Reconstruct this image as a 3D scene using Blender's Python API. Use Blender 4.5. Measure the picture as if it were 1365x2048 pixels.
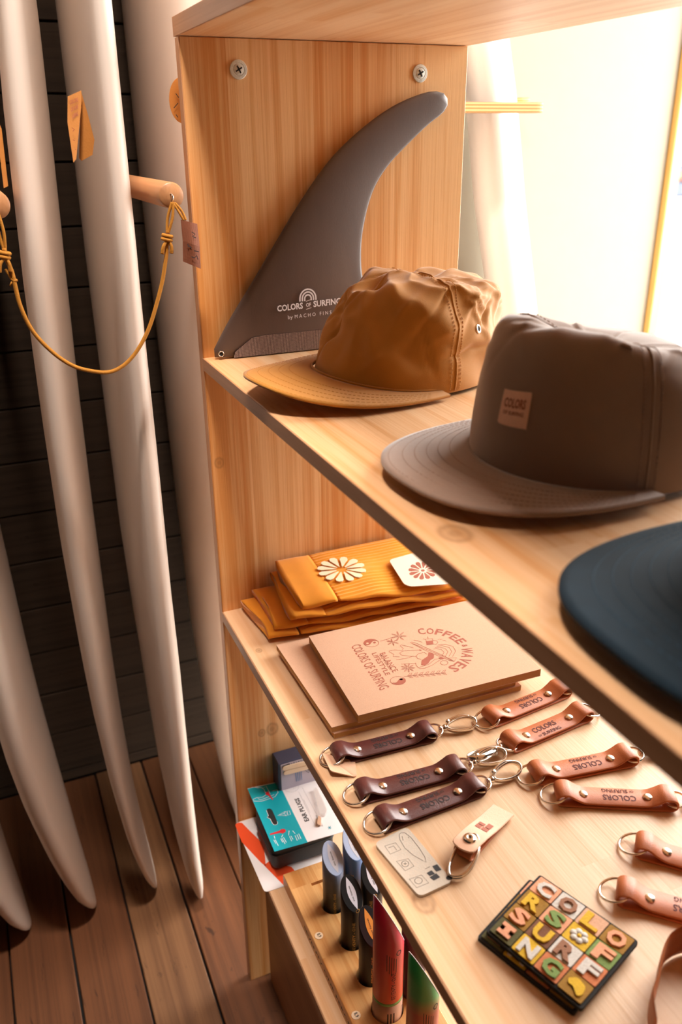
import bpy, bmesh, math, random
from mathutils import Vector, Matrix, noise

for o in list(bpy.data.objects):
    bpy.data.objects.remove(o)
SC = bpy.context.scene
COL = SC.collection
PI = math.pi

# ---------------------------------------------------------------- camera
cam_d = bpy.data.cameras.new('camera')
cam = bpy.data.objects.new('camera', cam_d)
COL.objects.link(cam)
RX = Vector((0.396856, 0.917835, -0.009220))
RU = Vector((-0.368671, 0.168590, 0.914144))
RF = Vector((-0.840587, 0.359384, -0.405285))
CAM = Vector((0.931885, -0.229862, 0.226254))
cam.matrix_world = Matrix(((RX.x, RU.x, -RF.x, CAM.x), (RX.y, RU.y, -RF.y, CAM.y), (RX.z, RU.z, -RF.z, CAM.z), (0, 0, 0, 1)))
cam_d.sensor_fit = 'HORIZONTAL'
cam_d.sensor_width = 36.0
cam_d.lens = 1682.4 / 1365 * 36.0
cam_d.clip_start = 0.02
cam_d.clip_end = 60
cam_d.dof.use_dof = True
cam_d.dof.focus_distance = 0.90
cam_d.dof.aperture_fstop = 9.0
SC.camera = cam

# ---------------------------------------------------------------- world, lights, exposure
world = bpy.data.worlds.new('world')
SC.world = world
world.use_nodes = True
bg = world.node_tree.nodes['Background']
bg.inputs['Color'].default_value = (1.0, 0.965, 0.92, 1)
bg.inputs['Strength'].default_value = 11.5


def area(name, loc, aim, sx, sy, energy, color, spread=180):
    d = bpy.data.lights.new(name, 'AREA')
    d.shape = 'RECTANGLE'
    d.size, d.size_y = sx, sy
    d.energy = energy
    d.color = color
    d.spread = math.radians(spread)
    o = bpy.data.objects.new(name, d)
    COL.objects.link(o)
    o.location = loc
    v = Vector(aim) - Vector(loc)
    o.rotation_euler = v.to_track_quat('-Z', 'Y').to_euler()
    return o


area('window_daylight', (0.10, 1.66, 0.66), (0.40, 0.0, -0.3), 0.85, 1.3, 12, (1.0, 0.965, 0.93))
portal = area('window_portal', (-0.04, 1.30, 0.12), (-0.04, 0.0, 0.12), 1.10, 2.28, 1, (1, 1, 1))
portal.data.cycles.is_portal = True
area('ceiling_light', (0.56, -0.13, 1.46), (0.0, -0.17, -0.05), 0.24, 0.10, 14, (1.0, 0.86, 0.77), 110)

SC.view_settings.view_transform = 'Standard'
SC.view_settings.look = 'None'
SC.view_settings.gamma = 1.0
SC.view_settings.use_curve_mapping = False
SC.view_settings.exposure = 0.2
SC.cycles.use_denoising = True
SC.cycles.max_bounces = 10
SC.cycles.diffuse_bounces = 6
SC.cycles.sample_clamp_indirect = 6.0

# ---------------------------------------------------------------- dimensions of the shelf unit
ZT, ZL, ZB = 0.3211, -0.3335, -0.6890      # underside of top shelf, tops of lower and bottom shelf (middle shelf top is 0)
DEP, TH = 0.3302, 0.0144
FLOOR = -1.03
WALLX = -0.61

# ---------------------------------------------------------------- helpers
WORLD_OF = {}


def wm(o):
    return WORLD_OF.get(o.name, Matrix.Identity(4))


def link(name, mesh, mat=None, parent=None, local=False, smooth=False):
    o = bpy.data.objects.new(name, mesh)
    COL.objects.link(o)
    if mat is not None and mesh is not None and not mesh.materials:
        for m in (mat if isinstance(mat, (list, tuple)) else [mat]):
            mesh.materials.append(m)
    if smooth and mesh is not None:
        for p in mesh.polygons:
            p.use_smooth = True
    if parent is not None:
        o.parent = parent
        if not local:
            o.matrix_parent_inverse = wm(parent).inverted()
            WORLD_OF[o.name] = Matrix.Identity(4)
        else:
            WORLD_OF[o.name] = wm(parent).copy()
    return o


def done(bm, name, mat=None, parent=None, local=False, smooth=False, fix=True):
    if fix:
        bmesh.ops.recalc_face_normals(bm, faces=bm.faces[:])
    me = bpy.data.meshes.new(name)
    bm.to_mesh(me)
    bm.free()
    return link(name, me, mat, parent, local, smooth)


def tag(o, label, cat, group=None, kind=None):
    if label: o['label'] = label
    if cat: o['category'] = cat
    if group: o['group'] = group
    if kind: o['kind'] = kind
    return o


def thing(name, label, cat, loc=(0, 0, 0), rotz=0.0, group=None, rot=None):
    o = bpy.data.objects.new(name, None)
    COL.objects.link(o)
    o.empty_display_size = 0.02
    o.location = loc
    o.rotation_euler = rot if rot else (0, 0, rotz)
    WORLD_OF[o.name] = Matrix.Translation(loc) @ o.rotation_euler.to_matrix().to_4x4()
    return tag(o, label, cat, group)


def dup(root, loc, rotz, label=None, group=None):
    r = root.copy(); COL.objects.link(r)
    r.location = loc; r.rotation_euler = (0, 0, rotz)
    if label: r['label'] = label
    if group: r['group'] = group
    for ch in list(root.children):
        c = ch.copy(); COL.objects.link(c); c.parent = r
        for g in list(ch.children):
            d = g.copy(); COL.objects.link(d); d.parent = c
    WORLD_OF[r.name] = Matrix.Translation(loc) @ Matrix.Rotation(rotz, 4, 'Z')
    return r


def box(bm, lo, hi, bev=0.0, seg=1):
    c = [(a + b) / 2 for a, b in zip(lo, hi)]
    s = [abs(b - a) for a, b in zip(lo, hi)]
    r = bmesh.ops.create_cube(bm, size=1.0, matrix=Matrix.Translation(c) @ Matrix.Diagonal((*s, 1)))
    if bev > 0:
        es = list({e for v in r['verts'] for e in v.link_edges})
        bmesh.ops.bevel(bm, geom=es, offset=bev, segments=seg, affect='EDGES', profile=0.5)
    return bm


def nb():
    return bmesh.new()


def frame_of(t):
    t = t.normalized()
    a = Vector((0, 0, 1)) if abs(t.z) < 0.9 else Vector((1, 0, 0))
    u = t.cross(a).normalized()
    return u, t.cross(u).normalized()


def tube(bm, pts, r, n=8, closed=False, up=None, ry=None, cap=True):
    """sweep an ellipse (r, ry) along pts; r may be a list"""
    pts = [Vector(p) for p in pts]
    N = len(pts)
    rings = []
    prev = None
    for i, p in enumerate(pts):
        a = pts[(i - 1) % N] if (closed or i > 0) else p
        b = pts[(i + 1) % N] if (closed or i < N - 1) else p
        t = (b - a)
        if t.length < 1e-9: t = Vector((1, 0, 0))
        t.normalize()
        if up is not None:
            v = (Vector(up) - t * t.dot(Vector(up)))
            v.normalize()
            u = v.cross(t)
        else:
            if prev is None:
                u, v = frame_of(t)
            else:
                u = (prev - t * t.dot(prev)).normalized()
                v = t.cross(u)
            prev = u
        rr = r[i] if isinstance(r, (list, tuple)) else r
        r2 = rr if ry is None else ry
        rings.append([bm.verts.new(p + u * rr * math.cos(2 * PI * k / n) + v * r2 * math.sin(2 * PI * k / n)) for k in range(n)])
    M = N if closed else N - 1
    for i in range(M):
        A, B = rings[i], rings[(i + 1) % N]
        for k in range(n):
            bm.faces.new((A[k], A[(k + 1) % n], B[(k + 1) % n], B[k]))
    if not closed and cap:
        bm.faces.new(rings[0][::-1]); bm.faces.new(rings[-1])
    return bm


def lathe(bm, prof, n=24, mat=Matrix.Identity(4), sx=1.0, sy=1.0):
    """prof = [(r, z)], capped where r = 0"""
    rings = []
    for r, z in prof:
        if r <= 1e-7:
            rings.append([bm.verts.new(mat @ Vector((0, 0, z)))])
        else:
            rings.append([bm.verts.new(mat @ Vector((r * sx * math.cos(2 * PI * k / n), r * sy * math.sin(2 * PI * k / n), z))) for k in range(n)])
    for A, B in zip(rings, rings[1:]):
        for k in range(n):
            k2 = (k + 1) % n
            if len(A) == 1 and len(B) == 1: continue
            if len(A) == 1: bm.faces.new((A[0], B[k2], B[k]))
            elif len(B) == 1: bm.faces.new((A[k], A[k2], B[0]))
            else: bm.faces.new((A[k], A[k2], B[k2], B[k]))
    return bm


def spline(pts, n=8, closed=False):
    P = [Vector(p) for p in pts]
    N = len(P)
    out = []
    for i in range(N if closed else N - 1):
        if closed:
            a, b, c, d = P[(i - 1) % N], P[i], P[(i + 1) % N], P[(i + 2) % N]
        else:
            a, b, c, d = P[max(i - 1, 0)], P[i], P[i + 1], P[min(i + 2, N - 1)]
        for k in range(n):
            t = k / n
            out.append(0.5 * ((2 * b) + (c - a) * t + (2 * a - 5 * b + 4 * c - d) * t * t + (3 * b - a - 3 * c + d) * t ** 3))
    if not closed: out.append(P[-1])
    return out


def prism(bm, poly, z0, z1, f=lambda x, y, z: Vector((x, y, z))):
    """closed polygon (x, y) extruded from z0 to z1"""
    lo = [bm.verts.new(f(x, y, z0)) for x, y in poly]
    hi = [bm.verts.new(f(x, y, z1)) for x, y in poly]
    n = len(poly)
    a = bm.faces.new(lo[::-1]); b = bm.faces.new(hi)
    for k in range(n):
        bm.faces.new((lo[k], lo[(k + 1) % n], hi[(k + 1) % n], hi[k]))
    bmesh.ops.triangulate(bm, faces=[a, b], ngon_method='EAR_CLIP')
    return bm


def rounded(poly, r, n=5):
    """round the corners of a polygon"""
    out = []
    P = [Vector((p[0], p[1])) for p in poly]
    N = len(P)
    for i in range(N):
        a, b, c = P[i - 1], P[i], P[(i + 1) % N]
        u = (a - b); v = (c - b)
        d = min(r, u.length * .45, v.length * .45)
        p0, p1 = b + u.normalized() * d, b + v.normalized() * d
        for k in range(n + 1):
            t = k / n
            q = p0 * (1 - t) ** 2 + b * 2 * t * (1 - t) + p1 * t * t
            out.append((q.x, q.y))
    return out


def fill(bm, poly, f):
    vs = [bm.verts.new(f(p)) for p in poly]
    fc = bm.faces.new(vs)
    fc.normal_update()
    bmesh.ops.triangulate(bm, faces=[fc], ngon_method='EAR_CLIP')


def stroke(bm, line, w, f):
    """flat ribbon of width w along a 2D polyline"""
    P = [Vector((p[0], p[1])) for p in line]
    Q = [P[0]]
    for p in P[1:]:
        if (p - Q[-1]).length > 1e-6: Q.append(p)
    closed = (Q[0] - Q[-1]).length < 1e-5 and len(Q) > 3
    if closed: Q = Q[:-1]
    N = len(Q)
    if N < 2: return
    L, R = [], []
    for i in range(N):
        a = Q[(i - 1) % N] if (closed or i > 0) else Q[i]
        b = Q[(i + 1) % N] if (closed or i < N - 1) else Q[i]
        t = (b - a)
        if t.length < 1e-9: t = Vector((1, 0))
        t.normalize()
        nrm = Vector((-t.y, t.x)) * w / 2
        L.append(bm.verts.new(f(Q[i] + nrm))); R.append(bm.verts.new(f(Q[i] - nrm)))
    for i in range(N if closed else N - 1):
        j = (i + 1) % N
        bm.faces.new((R[i], R[j], L[j], L[i]))


def up_faces(bm, n=Vector((0, 0, 1))):
    bm.normal_update()
    fl = [f for f in bm.faces if f.normal.dot(n) < 0]
    if fl: bmesh.ops.reverse_faces(bm, faces=fl)


_TXT = {}


def text_data(body, bold=0.0):
    """flat lettering: (verts, faces, x0, x1, cap height)"""
    key = (body, bold)
    if key in _TXT: return _TXT[key]
    out = []
    for b in (body, 'H'):
        cu = bpy.data.curves.new('lettering', 'FONT')
        cu.body = b; cu.size = 1.0; cu.offset = bold; cu.resolution_u = 2
        o = bpy.data.objects.new('lettering', cu)
        COL.objects.link(o)
        dg = bpy.context.evaluated_depsgraph_get()
        me = bpy.data.meshes.new_from_object(o.evaluated_get(dg))
        out.append(([tuple(v.co) for v in me.vertices], [tuple(p.vertices) for p in me.polygons]))
        bpy.data.objects.remove(o); bpy.data.curves.remove(cu); bpy.data.meshes.remove(me)
    vs, fs = out[0]
    x0 = min(v[0] for v in vs); x1 = max(v[0] for v in vs)
    hh = max(v[1] for v in out[1][0])
    _TXT[key] = (vs, fs, x0, x1, hh)
    return _TXT[key]


def put_text(bm, body, O, X, U, bold=0.0, depth=0.0, f=None):
    """lettering whose baseline runs from O along X (full length) and whose capitals rise by U; depth > 0 gives raised letters"""
    vs, fs, x0, x1, h = text_data(body, bold)
    O, X, U = Vector(O), Vector(X), Vector(U)
    n = X.cross(U).normalized()
    g = f or (lambda p: p)
    tops = [bm.verts.new(g(O + X * ((v[0] - x0) / (x1 - x0)) + U * (v[1] / h) + n * depth)) for v in vs]
    top_faces = []
    for fc in fs:
        try: top_faces.append(bm.faces.new([tops[i] for i in fc]))
        except ValueError: pass
    if depth > 0:
        cnt = {}
        for fc in fs:
            for a, b in zip(fc, fc[1:] + fc[:1]):
                cnt[(a, b)] = 1
        lows = {}
        for (a, b) in list(cnt):
            if (b, a) in cnt: continue
            for i in (a, b):
                if i not in lows: lows[i] = bm.verts.new(g(O + X * ((vs[i][0] - x0) / (x1 - x0)) + U * (vs[i][1] / h)))
            try: bm.faces.new((tops[b], tops[a], lows[a], lows[b]))
            except ValueError: pass


# ---------------------------------------------------------------- materials
def mat(name, col, rough=0.6, metal=0.0, bump=0.0, bscale=400.0, var=0.0, vscale=30.0, sheen=0.0, coat=0.0, sss=0.0, spec=0.5, trans=0.0, alpha=1.0, stretch=None):
    m = bpy.data.materials.new(name)
    m.use_nodes = True
    nt = m.node_tree
    b = nt.nodes['Principled BSDF']
    b.inputs['Base Color'].default_value = (*col, 1)
    b.inputs['Roughness'].default_value = rough
    b.inputs['Metallic'].default_value = metal
    b.inputs['Specular IOR Level'].default_value = spec
    if sheen: b.inputs['Sheen Weight'].default_value = sheen
    if coat: b.inputs['Coat Weight'].default_value = coat
    if sss:
        b.inputs['Subsurface Weight'].default_value = sss
        b.inputs['Subsurface Radius'].default_value = (0.01, 0.006, 0.004)
        b.inputs['Subsurface Scale'].default_value = 0.4
    if trans: b.inputs['Transmission Weight'].default_value = trans
    if alpha < 1: b.inputs['Alpha'].default_value = alpha
    tc = nt.nodes.new('ShaderNodeTexCoord')
    vec = tc.outputs['Object']
    if stretch:
        mp = nt.nodes.new('ShaderNodeMapping'); mp.inputs['Scale'].default_value = stretch
        nt.links.new(vec, mp.inputs['Vector']); vec = mp.outputs['Vector']
    if var:
        nz = nt.nodes.new('ShaderNodeTexNoise'); nz.inputs['Scale'].default_value = vscale; nz.inputs['Detail'].default_value = 5
        nt.links.new(vec, nz.inputs['Vector'])
        hs = nt.nodes.new('ShaderNodeMixRGB'); hs.blend_type = 'MIX'
        hs.inputs['Color1'].default_value = (*[c * (1 - var) for c in col], 1)
        hs.inputs['Color2'].default_value = (*[min(1, c * (1 + var)) for c in col], 1)
        nt.links.new(nz.outputs['Fac'], hs.inputs['Fac'])
        nt.links.new(hs.outputs['Color'], b.inputs['Base Color'])
    if bump:
        n2 = nt.nodes.new('ShaderNodeTexNoise'); n2.inputs['Scale'].default_value = bscale; n2.inputs['Detail'].default_value = 3
        nt.links.new(vec, n2.inputs['Vector'])
        bp = nt.nodes.new('ShaderNodeBump'); bp.inputs['Strength'].default_value = bump; bp.inputs['Distance'].default_value = 0.001
        nt.links.new(n2.outputs['Fac'], bp.inputs['Height']); nt.links.new(bp.outputs['Normal'], b.inputs['Normal'])
    return m


class G:
    """tiny node-graph writer"""
    def __init__(s, m): s.nt = m.node_tree
    def n(s, t, **k):
        x = s.nt.nodes.new(t)
        for a, v in k.items(): setattr(x, a, v)
        return x
    def put(s, sock, v):
        if hasattr(v, 'is_linked') or hasattr(v, 'links'): s.nt.links.new(v, sock)
        else: sock.default_value = v
    def m(s, op, a, b=0.0, c=None):
        x = s.n('ShaderNodeMath', operation=op)
        s.put(x.inputs[0], a); s.put(x.inputs[1], b)
        if c is not None: s.put(x.inputs[2], c)
        return x.outputs[0]
    def mix(s, fac, a, b, mode='MIX'):
        x = s.n('ShaderNodeMixRGB', blend_type=mode)
        s.put(x.inputs[0], fac); s.put(x.inputs[1], a if not isinstance(a, tuple) else (*a, 1)); s.put(x.inputs[2], b if not isinstance(b, tuple) else (*b, 1))
        return x.outputs[0]
    def vec(s, x, y, z):
        c = s.n('ShaderNodeCombineXYZ')
        s.put(c.inputs[0], x); s.put(c.inputs[1], y); s.put(c.inputs[2], z)
        return c.outputs[0]
    def noise(s, v, scale=1.0, det=3.0, rough=.5, dist=0.0):
        x = s.n('ShaderNodeTexNoise'); s.put(x.inputs['Vector'], v)
        x.inputs['Scale'].default_value = scale; x.inputs['Detail'].default_value = det; x.inputs['Roughness'].default_value = rough; x.inputs['Distortion'].default_value = dist
        return x.outputs['Fac']
    def white(s, v):
        x = s.n('ShaderNodeTexWhiteNoise', noise_dimensions='3D'); s.put(x.inputs['Vector'], v)
        return x.outputs['Value']
    def ramp(s, v, lo, hi):
        x = s.n('ShaderNodeMapRange', interpolation_type='SMOOTHSTEP'); s.put(x.inputs[0], v)
        x.inputs[1].default_value = lo; x.inputs[2].default_value = hi
        return x.outputs[0]


def wood(name, light, dark, grain='Z', stave='Y', width=0.045, rough=0.40, length=0.55, streak=1.0, tone=0.5, knots=(), spec=0.5, knotcol=None, wear=0.0):
    m = bpy.data.materials.new(name); m.use_nodes = True
    g = G(m); nt = m.node_tree
    b = nt.nodes['Principled BSDF']
    tc = g.n('ShaderNodeTexCoord'); sp = g.n('ShaderNodeSeparateXYZ'); nt.links.new(tc.outputs['Object'], sp.inputs[0])
    ax = {'X': sp.outputs[0], 'Y': sp.outputs[1], 'Z': sp.outputs[2]}
    third = [a for a in 'XYZ' if a not in (grain, stave)][0]
    gg, ss, tt = ax[grain], ax[stave], ax[third]
    sid = g.m('FLOOR', g.m('DIVIDE', ss, width))
    off = g.white(g.vec(sid, 3.1, 7.7))
    bid = g.m('FLOOR', g.m('ADD', g.m('DIVIDE', gg, length), g.m('MULTIPLY', off, 9.0)))
    rnd = g.white(g.vec(sid, bid, 1.3))
    rn2 = g.white(g.vec(sid, bid, 8.1))
    sh = g.m('MULTIPLY', rnd, 19.0)
    # growth-ring streaks
    v1 = g.vec(g.m('ADD', g.m('MULTIPLY', gg, 1.6), sh), g.m('ADD', g.m('MULTIPLY', ss, 75.0), sh), g.m('MULTIPLY', tt, 40.0))
    s1 = g.noise(v1, 1.0, 3.0, .55, .35)
    v2 = g.vec(g.m('MULTIPLY', gg, 7.0), g.m('ADD', g.m('MULTIPLY', ss, 420.0), sh), g.m('MULTIPLY', tt, 200.0))
    s2 = g.noise(v2, 1.0, 2.0, .6, .1)
    f = g.m('ADD', g.m('MULTIPLY', g.ramp(s1, .38, .68), .62 * streak), g.m('MULTIPLY', g.ramp(s2, .4, .75), .25 * streak))
    f = g.m('ADD', f, g.m('MULTIPLY', g.m('SUBTRACT', rn2, .45), tone))
    cl = g.n('ShaderNodeClamp'); nt.links.new(f, cl.inputs[0]); f = cl.outputs[0]
    col = g.mix(f, light, dark)
    kc = knotcol or tuple(c * .45 for c in dark)
    for (ka, kb, kr) in knots:
        d = g.m('SQRT', g.m('ADD', g.m('POWER', g.m('DIVIDE', g.m('SUBTRACT', gg, ka), kr * 1.25), 2.0), g.m('POWER', g.m('DIVIDE', g.m('SUBTRACT', ss, kb), kr), 2.0)))
        d = g.m('ADD', d, g.m('MULTIPLY', g.m('SUBTRACT', s2, .5), .35))
        ring = g.m('MULTIPLY', g.m('ADD', g.m('SINE', g.m('MULTIPLY', d, 9.0)), 1.0), .13)
        inside = g.m('SUBTRACT', 1.0, g.ramp(d, .75, 1.25))
        fk = g.m('MULTIPLY', inside, g.m('ADD', .30, ring))
        core = g.m('MULTIPLY', g.m('SUBTRACT', 1.0, g.ramp(d, .1, .35)), .5)
        fk = g.m('MAXIMUM', fk, core)
        col = g.mix(fk, col, kc)
    if wear:
        w = g.noise(g.vec(g.m('MULTIPLY', gg, 22.0), g.m('MULTIPLY', ss, 60.0), g.m('MULTIPLY', tt, 60.0)), 1.0, 4.0, .7, .5)
        col = g.mix(g.m('MULTIPLY', g.ramp(w, .6, .72), wear), col, tuple(c * .25 for c in dark))
    nt.links.new(col, b.inputs['Base Color'])
    b.inputs['Roughness'].default_value = rough
    b.inputs['Specular IOR Level'].default_value = spec
    bp = g.n('ShaderNodeBump'); bp.inputs['Strength'].default_value = .25; bp.inputs['Distance'].default_value = .0006
    nt.links.new(s2, bp.inputs['Height']); nt.links.new(bp.outputs['Normal'], b.inputs['Normal'])
    return m


PINE_L, PINE_D = (0.86, 0.53, 0.25), (0.66, 0.28, 0.075)
M = {}
M['pine_v'] = wood('pine_upright_grain', PINE_L, PINE_D, 'Z', 'Y', .047, knots=((-.129, .0095, .006), (-.5427, .0429, .0055), (-.5408, .0587, .009)), length=2.5, tone=1.25, streak=1.3)
M['pine_h'] = wood('pine_lengthwise_grain', (0.75, 0.485, 0.275), (0.60, 0.285, 0.10), 'X', 'Y', .052, knots=((.5227, .0225, .011),), length=.42, tone=.55)
M['pine_low'] = wood('pine_lower_shelf', (0.72, 0.49, 0.30), (0.60, 0.32, 0.14), 'X', 'Y', .052, knots=((.5071, .0204, .0095), (.1061, .0141, .004)), length=.5, tone=.35, streak=.7)
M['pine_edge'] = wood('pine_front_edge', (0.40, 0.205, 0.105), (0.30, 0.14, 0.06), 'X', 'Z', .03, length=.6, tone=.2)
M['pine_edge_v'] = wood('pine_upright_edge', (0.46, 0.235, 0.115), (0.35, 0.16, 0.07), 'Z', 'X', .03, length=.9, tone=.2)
M['tray'] = wood('tray_wood', (0.68, 0.37, 0.14), (0.50, 0.20, 0.05), 'X', 'Y', .06, length=.11, tone=.8)
M['floor'] = wood('old_floor_wood', (0.155, 0.056, 0.019), (0.082, 0.028, 0.009), 'X', 'Y', .5, length=9, tone=.1, wear=.7, rough=.55, streak=1.0)
M['floor2'] = wood('old_floor_wood_pale', (0.21, 0.098, 0.040), (0.11, 0.046, 0.018), 'X', 'Y', .5, length=9, tone=.1, wear=.7, rough=.55)
M['wall_wood'] = wood('dark_wall_wood', (0.060, 0.040, 0.026), (0.034, 0.024, 0.017), 'Y', 'Z', .5, length=9, tone=.1, wear=.4, rough=.85, spec=.12)
M['dowel'] = wood('dowel_wood', (0.50, 0.25, 0.11), (0.38, 0.17, 0.07), 'X', 'Y', .5, length=9, tone=.1)
M['ply'] = None
M['plaster'] = mat('cream_plaster', (0.315, 0.275, 0.205), .9, bump=.15, bscale=60, var=.03)
M['ceiling'] = mat('ceiling_paint', (0.20, 0.15, 0.11), .9, var=.04)
M['paint'] = mat('brown_wall_paint', (0.13, 0.085, 0.055), .9, var=.06)
M['dark'] = mat('dark_gap', (0.012, 0.011, 0.010), .9, var=.1)
M['board'] = mat('surfboard_resin', (0.82, 0.72, 0.63), .42, bump=.02, bscale=900, var=.03, vscale=8, spec=.35)
M['zinc'] = mat('zinc_metal', (0.70, 0.72, 0.66), .45, .35, bump=.2, bscale=800, var=.25, vscale=500)
M['chrome'] = mat('nickel_metal', (0.80, 0.76, 0.70), .18, 1.0, var=.06, vscale=200)
M['brassy'] = mat('rivet_nickel', (0.86, 0.74, 0.60), .25, 1.0, var=.06, vscale=300)
M['ink'] = mat('black_ink', (0.02, 0.02, 0.022), .7, var=.1)
M['white_ink'] = mat('white_ink', (0.82, 0.80, 0.84), .6, var=.03)
M['brown_ink'] = mat('rust_ink', (0.36, 0.09, 0.045), .7, var=.08, vscale=400)
M['kraft'] = mat('kraft_card', (0.62, 0.37, 0.235), .85, bump=.12, bscale=900, var=.10, vscale=700)
M['kraft_edge'] = mat('kraft_pages', (0.55, 0.28, 0.085), .85, bump=.5, bscale=500, var=.22, vscale=900, stretch=(1, 1, 9))
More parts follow.
